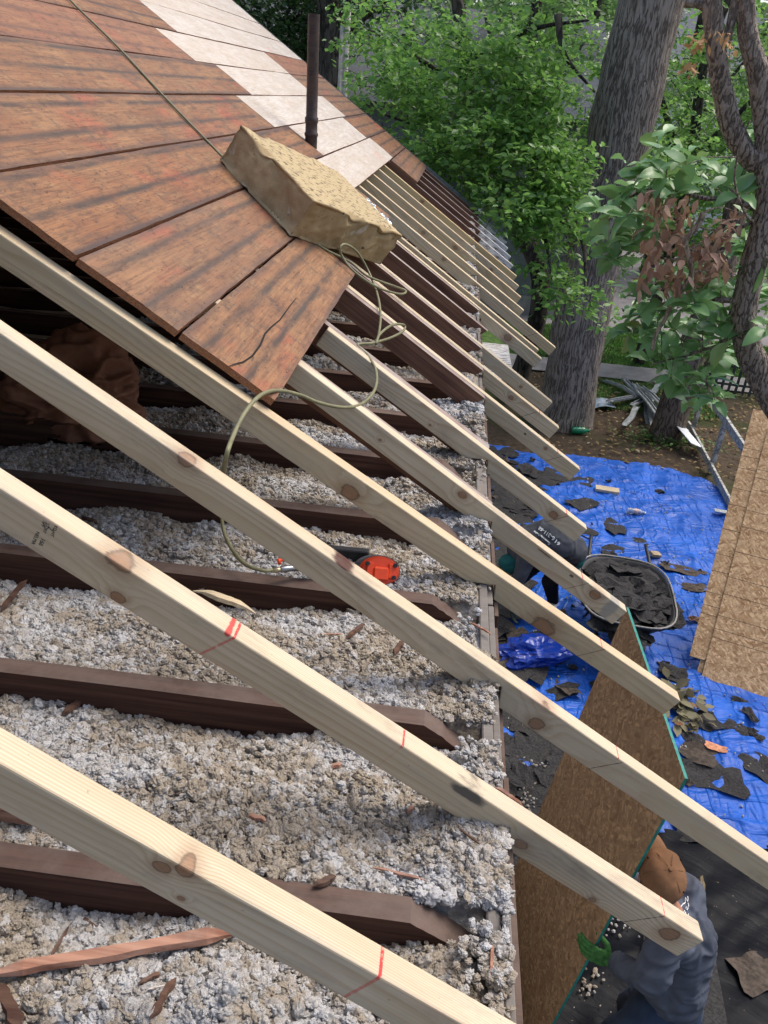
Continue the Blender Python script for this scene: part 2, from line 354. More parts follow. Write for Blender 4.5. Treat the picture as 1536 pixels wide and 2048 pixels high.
for i in range(16):
    ang = A+DA.get(i, 0); hh = H+DH.get(i, 0)
    mt = pine(i*1.37+2, KN.get(i, ()), MK.get(i, ()), age=(.0 if i < 9 else .12), bright=(1.0, 1.0, .97, .96, .98, .97, .95, .98, 1.0, 1.12, 1.0, 1.12, 1.12, 1.08, 1.1, 1.05)[i], stains=ST.get(i, ()), warm=(0, 0, .1, .5, .1, .1, 0, .2, 0, .3, .5, .4, .8, .9, .6, 1.6)[i])  # far rafters' wood lightened in the colour for the light they get
    L0 = -3.25/math.cos(ang) if i not in (4, 5) else uw(640, 690, 5)[0]-(.30 if i == 4 else .012)
    if i == 4: L0 = -1.15
    if i in (6, 7, 8): L0 = -1.6
    o = rafter('rafter', RY[i], L0, TX[i], mt, hh, ang, bow=(.0025 if i < 6 else 0), cut=(.0 if i else 0))
    tag(o, RLAB[i], 'rafter', 'new pale rafters'); rafters[i] = o
# grade stamp on the second rafter
INK = flat('black_ink', (.035, .033, .035), .6, 90, .5)
r1 = rafters[1]
def stamp(s, px, py, size, rot=-PI*.46):
    u, w_ = uw(px, py, 1)
    M = Matrix.Translation((u, -.0003, w_)) @ Matrix.Rotation(PI/2, 4, 'X') @ Matrix.Rotation(rot, 4, 'Z')
    text('grade_stamp', s, size, M, INK, r1, ext=.0002)
stamp('KD-HT', 108, 1062, .0075); stamp('2', 101, 1057, .0135); stamp('S-DRY', 92, 1056, .0075); stamp('SPF', 87, 1048, .0085)
stamp('166', 84, 1084, .0105); stamp('NELMA', 71, 1076, .0085)
# old rafters, darkened with age
ol = [(4, RY[4]+TH+.004, .0, 'reddish old rafter sistered behind the new one with the grey dipped tail'),
      (5, RY[5]+TH+.004, .0, 'reddish old rafter sistered behind the new one over the bending worker'),
      (6, RY[6]-.052, -.02, 'dark old rafter with a chewed end, nearest of those bare below the stone slab'),
      (7, RY[7]-.052, -.02, 'dark old rafter with a chewed end, second of those bare below the stone slab'),
      (8, RY[8]-.052, -.015, 'dark old rafter with a chewed end, third of those bare below the stone slab'),
      (20, 4.50, .03, 'dark old rafter standing alone where no new tail was set'),
      (21, 4.84, -.01, 'dark old rafter just before the pale rafters beside the foil scrap')]
for j, (i, y, xt, lb) in enumerate(ol):
    o = rafter('old_rafter', y, -3.25/math.cos(A), xt, OLD, H-.002, A, D+.02, .04, False, 0, .002, .001, jag=(j > 1)); tag(o, lb, 'rafter', 'dark old rafters')
for j, y in enumerate((7.93, 8.42, 8.9, 9.36, 9.74)):
    o = rafter('old_rafter', y, -3.25/math.cos(A), .06, OLD, H-.001, A, D, .042, True, 0, .001, .001)
    lb = ['nearest', 'second', 'third', 'fourth', 'farthest'][j]
    tag(o, lb+' dark old rafter in the far group with chipped white painted tails', 'rafter', 'old rafters with white painted tails')
    ca = math.cos(A); t = rafter('painted_tail', 0, .062/ca, .40+.015*math.sin(j*3), PNT, 0, A, D-.002, .044, False, 0, .001, .0015)
    t.location = (0, -.001, 0.001); t.rotation_euler = (0, 0, 0); t.parent = o
o = box('soffit_board', (.018, 4.16, -.185), (.20, 4.86, -.165), PNT, None, .002); tag(o, 'weathered white soffit board clinging to the wall where a tail is missing', 'board')
o = box('soffit_board', (.018, 7.55, -.20), (.24, 9.5, -.18), PNT, None, .002); tag(o, 'weathered white soffit board under the far painted rafter tails', 'board')

# ------------------------------------------------------------------ ceiling joists
def joist(y, lab, near=False, ztop=.05):
    bm = bmesh.new(); th = .046; n = 40; prof = []
    X0 = -6.2; xk = -.170; xe = -.048
    for i in range(n+1):
        x = lerp(-2.2, xk, i/n); prof.append((x, ztop+.004*noise.noise(Vector((x*2, y*5, 0)))))
    prof = [(X0, ztop)] + prof
    for i in range(1, 13):
        t = i/12; prof.append((lerp(xk, xe, t), lerp(ztop, -.075, t**1.12)+.004*noise.noise(Vector((t*9, y*7, 3)))))
    bot = [(xe, -.155), (X0, -.155)]; poly = prof+bot
    a = [bm.verts.new((x, 0, z)) for x, z in poly]; b = [bm.verts.new((x, th+.002*noise.noise(Vector((x*3, y, 9))), z)) for x, z in poly]
    m_ = len(poly); bm.faces.new(a); bm.faces.new(list(reversed(b)))
    for i in range(m_): bm.faces.new((a[(i+1) % m_], a[i], b[i], b[(i+1) % m_]))
    bmesh.ops.recalc_face_normals(bm, faces=bm.faces)
    o = bm_obj('ceiling_joist', bm, JST); o.location = (0, y, 0); tag(o, lab, 'joist', 'dark ceiling joists'); return o
JY = [.37, .80, 1.235, 1.683, 2.094, 2.544, 2.98, 3.41, 3.84, 4.26, 4.69, 5.11, 5.54, 5.96, 6.38, 6.81, 7.24, 7.66, 8.08, 8.51, 8.93, 9.33]
JL = ['dark joist crossing the bottom left corner of the photo', 'dark joist with a hacked sloping end beside the nearest rafter', 'dark joist with a pale grey worn bend, ending near the ragged wall edge',
      'dark joist just below the orange nail gun and hose fitting', 'dark joist just above the orange nail gun', 'dark joist running under the lowest loops of hose', 'dark joist under the end of the lowest roof board']
ORD = ['third', 'fourth', 'fifth', 'sixth', 'seventh', 'eighth', 'ninth', 'tenth', 'eleventh', 'twelfth', 'thirteenth', 'fourteenth', 'fifteenth', 'sixteenth', 'seventeenth']
for j, y in enumerate(JY):
    joist(y, JL[j] if j < 7 else '%s far dark joist beyond the one under the lowest roof board' % (['first', 'second']+ORD)[j-7], j < 3, (.0, .004, .016, .012, .02)[min(j, 4)])

# ------------------------------------------------------------------ roof boards
def board_mat(name, white):
    k = NT(name); oc = k.coord(); oi = k.n('ObjectInfo').outputs['Random']; r3 = k.n('CombineXYZ', X=oi, Y=oi, Z=oi).outputs[0]
    o2 = k.vm('ADD', oc, k.vm('MULTIPLY', r3, (131, 77, 5))); s = k.sep(oc)
    fld = k.ma('MULTIPLY', k.noise(k.map(o2, (1.1, 6, 3)), 1, 1.2, .4), k.ma('ADD', 9, k.ma('MULTIPLY', oi, 12))); fr = k.ma('FRACT', fld)
    ring = k.ma('MULTIPLY', k.rng(fr, .3, .93), k.rng(fr, .93, 1, 1, 0)); fib = k.noise(k.map(o2, (6, 220, 60)), 1, 4, .65)
    bl = k.noise(k.map(o2, (1.6, 5, 1)), 1.6, 5, .62); bl2 = k.noise(k.map(o2, (3, 10, 1), (4, 4, 4)), 1.7, 6, .7)
    # lines left by courses of old shingles
    wy = k.ma('ADD', s[1], k.ma('MULTIPLY', k.ma('SUBTRACT', bl2, .5), .02))
    c1 = k.ma('ABSOLUTE', k.ma('SUBTRACT', k.ma('FRACT', k.ma('ADD', k.ma('MULTIPLY', wy, 1/.127), k.ma('MULTIPLY', oi, 3))), .5))
    course = k.rng(c1, .32, .5, 0, 1); v1 = k.vor(k.map(o2, (1/.31, 1/.127, 1)), 1, 'F1', 0, .3)
    wx = k.ma('ADD', s[0], k.ma('MULTIPLY', k.ma('SUBTRACT', bl, .5), .03)); vx = k.ma('ABSOLUTE', k.ma('SUBTRACT', k.ma('FRACT', k.ma('ADD', k.ma('MULTIPLY', wx, 1/.305), k.ma('ADD', k.ma('MULTIPLY', oi, 7), k.ma('MULTIPLY', k.ma('FLOOR', k.ma('MULTIPLY', wy, 1/.127)), .41)))), .5))
    tab = k.rng(vx, .465, .5, 0, 1)
    sp = k.noise(k.map(o2, (50, 85, 50)), 1, 2, .5); spk = k.rng(sp, .66, .72)
    dgm = k.noise(k.map(o2, (60, 180, 60), (0, 0, 0), (0, 0, .5)), 1, 2); dash = k.rng(dgm, .655, .72)
    edge = k.ma('ABSOLUTE', s[1]); ed = k.rng(edge, .108, .142)
    nx_ = k.ma('MULTIPLY', k.ma('SUBTRACT', k.ma('FRACT', k.ma('ADD', k.ma('MULTIPLY', s[0], 1/.4064), k.ma('MULTIPLY', oi, 5))), .5), .4064); ny_ = k.ma('MULTIPLY', k.ma('SUBTRACT', k.ma('FRACT', k.ma('ADD', k.ma('MULTIPLY', s[1], 1/.07), .3)), .5), .07)
    nd = k.n('CombineXYZ', X=k.ma('ADD', nx_, k.ma('MULTIPLY', k.ma('SUBTRACT', bl2, .5), .06)), Y=ny_).outputs[0]; nail = k.rng(k.vm('LENGTH', nd, out=1), .0022, .0045, .9, 0)
    if not white:
        c = k.mix(k.rng(bl, .3, .7), (.37, .19, .083), (.25, .103, .044)); c = k.mix(k.rng(bl2, .5, .75, 0, .55), c, (.47, .30, .14))
        c = k.mix(k.ma('MULTIPLY', ring, k.rng(bl2, .45, .65, .04, .38)), c, (.14, .055, .03)); c = k.mix(k.rng(fib, .3, .65, .6, 0), c, (.13, .06, .036))
        red = k.rng(k.noise(k.map(o2, (1.3, 2.4, 1), (7, 3, 1)), 1.7, 4, .6), .54, .70, 0, .6); c = k.mix(red, c, (.40, .085, .045))
        dk = k.ma('MULTIPLY', course, k.rng(bl2, .3, .58, .25, 1.0)); c = k.mix(dk, c, (.050, .037, .032)); c = k.mix(k.ma('MULTIPLY', tab, k.rng(bl2, .38, .62, .05, .65)), c, (.07, .055, .055))
        c = k.mix(k.ma('MULTIPLY', ed, k.rng(bl, .35, .6, .3, .8)), c, (.07, .05, .05)); c = k.mix(k.ma('MULTIPLY', spk, .75), c, (.05, .03, .025)); c = k.mix(k.ma('MULTIPLY', dash, .7), c, (.06, .035, .03))
        c = k.mix(k.rng(k.noise(o2, 5, 8, .75), .52, .68, 0, .7), c, (.085, .055, .042)); c = k.mix(k.rng(k.noise(k.map(o2, (3, 26, 3), (2, 8, 1)), 1.4, 6, .7), .50, .68, 0, .6), c, (.10, .062, .045))
    else:
        c = k.mix(k.rng(bl, .3, .7), (.52, .46, .39), (.62, .58, .53)); c = k.mix(k.rng(bl2, .45, .7, 0, .6), c, (.44, .35, .26))
        c = k.mix(k.ma('MULTIPLY', ring, .22), c, (.45, .36, .28)); c = k.mix(k.rng(fib, .3, .6, .5, 0), c, (.30, .26, .22))
        red = k.rng(k.noise(k.map(o2, (1.0, 2.4, 1), (7, 3, 1)), 1.9, 4, .6), .64, .74, 0, .5); c = k.mix(red, c, (.60, .22, .17))
        c = k.mix(k.ma('MULTIPLY', course, k.rng(bl2, .4, .7, .05, .35)), c, (.36, .32, .30)); c = k.mix(k.ma('MULTIPLY', tab, .25), c, (.4, .33, .3))
        c = k.mix(k.ma('MULTIPLY', spk, .5), c, (.2, .13, .1)); c = k.mix(k.ma('MULTIPLY', dash, .45), c, (.3, .2, .16))
    r2 = k.ma('FRACT', k.ma('MULTIPLY', oi, 37.7)); c = k.mix(k.ma('MULTIPLY', r2, .38 if not white else .22), c, (.20, .15, .115) if not white else (.50, .38, .28)); c = k.mix(k.ma('MULTIPLY', k.rng(r2, .6, .9), .25 if not white else 0), c, (.42, .13, .06)); gm = k.rng(k.noise(k.map(o2, (9, 22, 9)), 1.3, 8, .78), .50, .64, 0, .55 if not white else .18); c = k.mix(gm, c, (.07, .045, .035) if not white else (.33, .27, .22)); gm2 = k.rng(k.noise(k.map(o2, (40, 60, 9), (3, 3, 3)), 1.3, 4, .7), .60, .68, 0, .6 if not white else .25); c = k.mix(gm2, c, (.05, .032, .028) if not white else (.25, .2, .16)); c = k.mix(k.rng(k.noise(k.map(o2, (4, 70, 9), (5, 3, 1)), 1.2, 6, .75), .52, .66, 0, .6 if not white else .35), c, (.085, .04, .025) if not white else (.36, .28, .21)); c = k.mix(nail, c, (.03, .02, .018))
    b = k.bump(k.ma('ADD', k.ma('MULTIPLY', ring, -.5), k.ma('ADD', fib, k.ma('MULTIPLY', spk, -1.5))), .45, .0016)
    return k.done(c, .74, b, .25)
BRN = board_mat('brown_sheathing_board', False); WHT = board_mat('pale_sheathing_board', True)
def endgrain():
    k = NT('board_end_grain'); oc = k.coord(); f = k.noise(k.map(oc, (1, 12, 30)), 3, 2); fr = k.ma('FRACT', k.ma('MULTIPLY', f, 18))
    return k.done(k.mix(k.rng(fr, .4, .9), (.38, .17, .08), (.17, .07, .035)), .8, k.bump(fr, .5, .002))
EG = endgrain()
SA, CA = math.sin(A), math.cos(A)
def roofboard(r, y0, y1, mt, lab, grp, x0=None, x1=None, lift=0, notch=None):
    xb = -.639-.2423*r if x1 is None else x1; xa = -.8813-.2423*r+.0085 if x0 is None else x0
    sL = (xb-xa)/CA; L = y1-y0; xm = (xa+xb)/2
    nx = max(2, int(L/.09)); ny = 8; V = []; F = []; th = .021
    sd_ = r*3.3+y0
    def zz(i, j, x, y): return .0035*noise.noise(Vector((x*1.1, y*4, sd_)))+ .004*((y/sL*2)**2)*noise.noise(Vector((x*.7, sd_, 2)))
    for lay in (0, 1):
        for i in range(nx+1):
            for j in range(ny+1):
                x = lerp(-L/2, L/2, i/nx); y = lerp(-sL/2, sL/2, j/ny)
                if j in (0, ny): y += .0022*noise.noise(Vector((x*9, j, sd_)))
                if i in (0, nx): x += .004*noise.noise(Vector((y*22, i, sd_)))
                V.append((x, y, (0 if lay == 0 else -th)+zz(i, j, x, y)+(-.002 if lay == 0 and (j in (0, ny) or i in (0, nx)) else 0)))
    W = ny+1; K = (nx+1)*W
    for i in range(nx):
        for j in range(ny):
            a = i*W+j; F.append((a, a+W, a+W+1, a+1)); F.append((K+a, K+a+1, K+a+W+1, K+a+W))
    side = len(F)
    for j in range(ny): F.append((j, j+1, K+j+1, K+j)); q = nx*W+j; F.append((q+1, q, K+q, K+q+1))
    s2 = len(F)
    for i in range(nx): q = i*W; F.append((q+W, q, K+q, K+q+W)); q = i*W+ny; F.append((q, q+W, K+q+W, K+q))
    o = mesh('roof_board', V, F, [mt, EG])
    for f in range(side, len(F)): o.data.polygons[f].material_index = 1
    # local X -> +Y world, local Y -> up the slope, local Z -> roof normal
    n = Vector((SA, 0, CA)); X = Vector((0, 1, 0)); Y = n.cross(X); M = Matrix((X, Y, n)).transposed().to_4x4()
    M.translation = Vector((xm, (y0+y1)/2, H-xm*TA)) + n*(th+.004+lift); o.matrix_world = M
    tag(o, lab, 'roof board', grp); return o
nb = 'brown boards on the near side of the roof'; nw = 'pale boards across the roof'; nf = 'brown boards at the far roof edge'
rows = ['lowest', 'second lowest', 'third', 'fourth', 'fifth', 'sixth', 'seventh', 'eighth', 'ninth', 'tenth', 'eleventh']
roofboard(0, 1.862, 3.50, BRN, 'lowest brown board, split down its face, below the stone slab', nb)
B0 = [(1.858, 5.15), (1.86, 5.50), (1.862, 5.14), (1.866, 5.56), (1.868, 5.18), (1.87, 5.60), (1.87, 5.58), (1.87, 5.55), (1.87, 5.6), (1.87, 5.6)]
W0 = [(5.156, 8.18), (5.506, 8.0), (5.148, 8.28), (5.568, 7.93), (5.188, 7.95), (5.608, YR-.01), (5.59, YR-.01), (5.56, YR-.01), (5.61, YR-.01), (5.61, YR-.01)]
for k_ in range(10):
    kk = {'x0': XR} if k_ == 9 else {}
    roofboard(k_+1, B0[k_][0], B0[k_][1], BRN, rows[k_+1]+' brown board, counting up from the split one below the stone slab', nb, lift=.0015*(k_ % 2), **kk)
    roofboard(k_+1, W0[k_][0], W0[k_][1], WHT, rows[k_]+' pale board, counting up from the one overhanging the open rafters', nw, **kk)
    if k_ < 5: roofboard(k_+1, W0[k_][1]+.006, YR-.01, BRN, rows[k_+1]+' short brown board at the far edge, above the one overhanging bare dark rafters', nf)
roofboard(0, 7.93, YR-.01, BRN, 'short brown board overhanging the bare dark rafters at the far edge', nf, x1=-.61)
roofboard(0, 4.02, 5.33, BRN, 'brown board piece with a crumpled foil scrap, behind the stone slab', 'brown boards on the near side of the roof')
# boards and near gable added out of view to block light into the attic
for k_ in range(2, 10):
    roofboard(k_+1, -2.5, 1.855, BRN, rows[k_+1]+' brown board added out of view left of the open rafters to darken the attic', nb+' added out of view', **({'x0': XR} if k_ == 9 else {}))
mesh('unseen_near_gable', [(-.1, -2.5, .0), (-6.4, -2.5, .0), (XR, -2.5, -XR*TA-.05), (-.1, -2.46, .0), (-6.4, -2.46, .0), (XR, -2.46, -XR*TA-.05)], [(0, 1, 2), (5, 4, 3), (0, 3, 4, 1), (1, 4, 5, 2), (2, 5, 3, 0)], SID, hs)  # unseen end wall, added to keep daylight out of the attic
# long dark split in the lowest board
CRK = flat('dark_crack', (.012, .008, .006), .95)
cp = [(593, 596), (580, 612), (560, 640), (542, 655), (530, 668), (521, 690), (505, 712), (487, 724), (470, 728), (458, 733)]
V = []; F = []
for i, (px, py) in enumerate(cp):
    P = onroof(px, py, .0315); wd = .0012+.0015*math.sin(PI*i/(len(cp)-1)); V += [P+Vector((0, 0, .0006)) + Vector((-wd*CA, 0, wd*SA)), P+Vector((0, 0, .0006)) + Vector((wd*CA, 0, -wd*SA))]
for i in range(len(cp)-1): F.append((2*i, 2*i+1, 2*i+3, 2*i+2))
board0 = [o for o in bpy.data.objects if o.name == 'roof_board'][0]
o = mesh('split', wrap(board0, V) if board0.matrix_world.translation.length else V, F, CRK, board0)
# metal drip edge at the far rake
MET = flat('grey_metal', (.22, .25, .28), .35, 30, .2, metal=.7)
P0 = Vector((XR, YR+.004, H-XR*TA+.03)); P1 = Vector((.05, YR+.004, H-.05*TA+.03)); M = frame(P0, P1)
o = box('drip_edge', (0, 0, -.03), ((P1-P0).length, .006, .002), MET, None, 0, M); tag(o, 'thin dark metal strip along the far sloping edge of the roof', 'drip edge')
# ================================================================== LOOSE INSULATION
def nz(x, y, s=1, o=0): return noise.noise(Vector((x*s+o, y*s-o*.7, o*1.3)))
def hz(x, y):
    h = -.020+.028*nz(x, y, 3.1)+.016*nz(x, y, 9, 5)+.006*nz(x, y, 26, 2)
    # dips in front of each joist, drifts up behind it
    dp = 0
    for yj in JY:
        d = yj-y
        if 0 < d < .2: dp = .058*(1-d/.2)**1.3*(.75+.5*nz(x, yj, 4, 3)); h -= dp
        d = y-(yj+.046)
        if -.046 <= d < .14: h += .020*(1-max(d, 0)/.14)
    if x < -.9: h -= .01
    if x > -.22: t = min(1, (x+.22)/.12); h = h*(1-t)+t*(.002-dp*(1.0 if x < -.05 else .55)+.014*nz(x, y, 6, 5)+.008*nz(x, y, 22, 2))
    if x > -.052: h = max(h, .001+.010*abs(nz(x, y, 9, 5)))
    return h
def insul_mat(bed=False):
    k = NT('matted_insulation' if bed else 'loose_fill_insulation'); at = k.n('CombineXYZ', X=.4, Y=.4, Z=.5) if bed else k.n('Attribute', {'attribute_name': 'tint', 'attribute_type': 'INSTANCER'}); v = k.sep(at.outputs['Vector']); g = k.n('NewGeometry').outputs['Position']
    pch = k.noise(g, 2.6, 6, .7); pch = k.rng(k.ma('ADD', pch, k.ma('MULTIPLY', k.ma('SUBTRACT', v[0], .5), .09)), .405, .54)
    c = k.mix(pch, (.565, .565, .57), (.40, .34, .265)); c = k.mix(k.rng(v[1], .6, .97, 0, .6), c, (.66, .66, .66)); c = k.mix(k.rng(v[1], 0, .30, .45, 0), c, (.30, .255, .20)); c = k.mix(k.rng(v[2], .0, .035, .8, 0), c, (.06, .045, .035))
    dk = k.rng(k.noise(g, 4.5, 7, .75), .56, .70, 0, .5); c = k.mix(dk, c, (.17, .14, .115)); fn = k.noise(g, 260, 4, .7); c = k.mix(k.rng(fn, .3, .65, .35, 0), c, (.24, .20, .165))
    return k.done(c, .95, k.bump(k.ma('ADD', k.ma('MULTIPLY', k.vor(g, 110), -1.6 if bed else 0), k.ma('ADD', fn, k.noise(g, 900, 2))), .9, .004 if bed else .0022), .1)
INS = insul_mat(); INB = insul_mat(True)
bm = bmesh.new(); bmesh.ops.create_icosphere(bm, subdivisions=1, radius=1); bm.verts.ensure_lookup_table()
IV = np.array([v.co[:] for v in bm.verts]); IF = np.array([[v.index for v in f.verts] for f in bm.faces]); bm.free()
bm = bmesh.new(); bmesh.ops.create_icosphere(bm, subdivisions=2, radius=1); bm.verts.ensure_lookup_table()
IV2 = np.array([v.co[:] for v in bm.verts]); IF2 = np.array([[v.index for v in f.verts] for f in bm.faces]); bm.free()
def variants(base, n, amp, fr):
    out = []
    for i in range(n):
        out.append(np.array([v*(1+amp*noise.noise(Vector(v*fr+i*7.3))+amp*.5*noise.noise(Vector(v*fr*2.3-i*3.1))) for v in base]))
    return out
VAR = variants(IV2, 10, .75, 1.5); VARs = variants(IV, 8, .6, 1.6)
def rand_rot(n):
    q = rng.normal(size=(n, 4)); q /= np.linalg.norm(q, axis=1)[:, None]; a, b, c, d = q.T
    return np.stack([np.stack([a*a+b*b-c*c-d*d, 2*(b*c-a*d), 2*(b*d+a*c)], 1), np.stack([2*(b*c+a*d), a*a-b*b+c*c-d*d, 2*(c*d-a*b)], 1), np.stack([2*(b*d-a*c), 2*(c*d+a*b), a*a-b*b-c*c+d*d], 1)], 1)
def scatter(P, S, var, FI, flatten=.75):
    n = len(P); R = rand_rot(n); V = []; Fc = []; T = []; base = 0; which = rng.integers(0, len(var), n); nv = len(var[0])
    sc = np.stack([S*rng.uniform(.75, 1.3, n), S*rng.uniform(.6, 1.1, n), S*rng.uniform(.45, .95, n)], 1)
    W = np.stack(var)[which]*sc[:, None, :]; W = np.einsum('nij,nkj->nki', R, W); W[:, :, 2] *= flatten; W += P[:, None, :]
    Fc = (FI[None]+np.arange(n)[:, None, None]*nv).reshape(-1, 3); return W.reshape(-1, 3), Fc, nv
TUFT = bpy.data.collections.new('tuft_templates')
bm = bmesh.new(); bmesh.ops.create_icosphere(bm, subdivisions=4, radius=1); bm.verts.ensure_lookup_table(); I4 = [v.co.copy() for v in bm.verts]; I4F = [tuple(v.index for v in f.verts) for f in bm.faces]; bm.free()
for i in range(12):
    o_ = Vector((i*5.1, -i*3.7, i*1.9)); V = []; ax_ = Vector((random.gauss(0, 1), random.gauss(0, 1), random.gauss(0, 1))).normalized()
    for v in I4:
        q = v+Vector((noise.noise(v*1.7+o_), noise.noise(v*1.7-o_), noise.noise(v*1.7+o_*2)))*.8
        fl = 1.0 if i > 6 else .45; r_ = 1+.55*noise.noise(q*1.2+o_)-.45*fl*abs(noise.noise(q*2.7-o_))-.30*fl*abs(noise.noise(q*5.5+o_))-.05*abs(noise.noise(q*11+o_)); p = v*r_; p -= ax_*p.dot(ax_)*.25; V.append(p)
    me = bpy.data.meshes.new('tuft'); me.from_pydata([tuple(v) for v in V], [], I4F); me.materials.append(INS); me.polygons.foreach_set('use_smooth', [True]*len(I4F)); t_ = bpy.data.objects.new('tuft', me); TUFT.objects.link(t_)
def insulation(P, S, var, FI, name, lab, cat, mat=INS, kind='stuff', basegrid=None):
    n = len(P); me = bpy.data.meshes.new(name); me.vertices.add(n); me.vertices.foreach_set('co', P.astype(np.float32).ravel()); me.update()
    sc = np.stack([S*rng.uniform(.85, 1.45, n), S*rng.uniform(.8, 1.2, n), S*rng.uniform(.6, .95, n)], 1)
    rt = np.stack([rng.normal(0, .45, n), rng.normal(0, .45, n), rng.uniform(0, 6.28, n)], 1)
    for nm, dat in (('rot', rt), ('scl', sc), ('tint', rng.random((n, 3)))): at = me.attributes.new(nm, 'FLOAT_VECTOR', 'POINT'); at.data.foreach_set('vector', dat.astype(np.float32).ravel())
    at = me.attributes.new('pick', 'INT', 'POINT'); at.data.foreach_set('value', rng.integers(0, 12, n).astype(np.int32))
    o = link(name, me, mat); tag(o, lab, cat, None, kind); o.modifiers.new('scatter', 'NODES').node_group = GNT
    if basegrid is not None:
        m2 = npmesh('insulation_bed', basegrid[0], basegrid[1], 4); b_ = link('insulation_bed', m2, INB, None, True); tag(b_, 'felted lower layer of the loose insulation between the joists', 'insulation', None, kind)
    return o
GNT = bpy.data.node_groups.new('scatter_tufts', 'GeometryNodeTree'); GNT.interface.new_socket('Geometry', in_out='INPUT', socket_type='NodeSocketGeometry'); GNT.interface.new_socket('Geometry', in_out='OUTPUT', socket_type='NodeSocketGeometry')
def gn(t): return GNT.nodes.new(t)
gi, go, iop, ci, e2r = gn('NodeGroupInput'), gn('NodeGroupOutput'), gn('GeometryNodeInstanceOnPoints'), gn('GeometryNodeCollectionInfo'), gn('FunctionNodeEulerToRotation')
def named(nm, dt): a = gn('GeometryNodeInputNamedAttribute'); a.data_type = dt; a.inputs['Name'].default_value = nm; return a.outputs['Attribute']
ci.inputs['Collection'].default_value = TUFT; ci.inputs['Separate Children'].default_value = True; ci.inputs['Reset Children'].default_value = True; iop.inputs['Pick Instance'].default_value = True
L_ = GNT.links.new; L_(gi.outputs[0], iop.inputs['Points']); L_(ci.outputs[0], iop.inputs['Instance']); L_(named('pick', 'INT'), iop.inputs['Instance Index']); L_(named('rot', 'FLOAT_VECTOR'), e2r.inputs[0]); L_(e2r.outputs[0], iop.inputs['Rotation']); L_(named('scl', 'FLOAT_VECTOR'), iop.inputs['Scale']); L_(iop.outputs[0], go.inputs[0])
xs = np.concatenate([np.arange(-6.2, -2.2, .3), np.arange(-2.2, -.015, .035)]); ys = np.concatenate([np.arange(.2, 3.2, .011), np.arange(3.2, 9.6, .04)])
gx, gy = np.meshgrid(xs, ys, indexing='ij'); gzv = np.array([[(-.13 if any(a-.013 < y < a+.050 for a in JY) and x < -.05 else hz(x, y)-.009+.009*nz(x, y, 8, 31)) for y in ys] for x in xs])
bV = np.stack([gx, gy, gzv], -1).reshape(-1, 3); ii = np.arange(len(xs)-1)[:, None]*len(ys)+np.arange(len(ys)-1)[None]; ii = ii.ravel(); bF = np.stack([ii, ii+len(ys), ii+len(ys)+1, ii+1], 1)
def inJ(y): return any(a-.006 < y < a+.052 for a in JY)
P = []; S = []
def fill(x0, x1, y0, y1, n, s0, s1):
    for _ in range(n):
        x = random.uniform(x0, x1); y = random.uniform(y0, y1)
        if inJ(y) and x < -.018: continue
        if inJ(y) and random.random() < .7: continue
        if x > -.055 and nz(0, y, 5, 21)+.35*nz(0, y, 19, 4) < -.16+(x+.055)*6: continue
        s = s0*(s1/s0)**(random.random()**2.1); P.append((x, y, hz(x, y)+random.uniform(-.010, .003)-s*.1)); S.append(s)
fill(-1.3, -.01, .35, 1.7, 72000, .0034, .0145); fill(-1.7, -.01, 1.7, 2.7, 34000, .005, .014); fill(-2.1, -.01, 2.7, 4.2, 18000, .008, .019); fill(-1.0, -.01, 4.2, 9.5, 14000, .012, .024)
for yj in JY[:8]:
    for _ in range(1500):
        x = random.uniform(-1.6, -.05); y = yj-random.random()**1.3*.075; s = .0045*3**(random.random()**2); P.append((x, y, hz(x, y)+random.uniform(-.006, .008))); S.append(s)
# lumps on the plate and its outer edge
for _ in range(2200):
    y = random.uniform(.3, 3.4); x = random.uniform(-.10, -.014)
    if inJ(y) and x < -.018: continue
    if nz(0, y, 4, 11) < -.18+.3*(x < -.05) and x > -.06: continue
    if any(RY[i]-.01 < y < RY[i]+TH+.01 for i in range(6)) : continue
    s = random.uniform(.0036, .0085); P.append((x, y, .000+random.uniform(-.004, .008)+(.01*nz(x, y, 9))-max(0, x)*.8)); S.append(s)
for _ in range(0):  # clots hanging on the sheathing
    y = random.uniform(.3, 2.2); t = random.random(); P.append((.012+.008*random.random(), y, -.01-.10*t*t)); S.append(random.uniform(.004, .009))
# big fluffy clods
for (px, py, rr) in [(700, 955, .06), (800, 960, .05), (770, 980, .05), (640, 1075, .05), (560, 1085, .06), (600, 1060, .05), (930, 1555, .035), (905, 1545, .035), (960, 1880, .03), (1000, 1960, .02), (720, 1560, .04), (520, 1480, .03), (860, 1720, .03), (830, 1030, .04), (400, 1150, .03), (880, 800, .05), (940, 820, .04), (470, 1130, .03)]:
    c = onz(px, py, .0)
    for _ in range(int(900*rr)+25):
        d = Vector((random.gauss(0, 1), random.gauss(0, 1), abs(random.gauss(0, .7)))).normalized()*rr*random.random()**.4
        x, y = c.x+d.x, c.y+d.y; P.append((x, y, max(hz(x, y), -.03)+d.z*.6)); S.append(random.uniform(.004, .009))
insulation(np.array(P), np.array(S), VAR, IF2, 'loose_insulation', 'white and tan loose fill insulation lying between the dark joists', 'insulation', basegrid=(bV, bF))

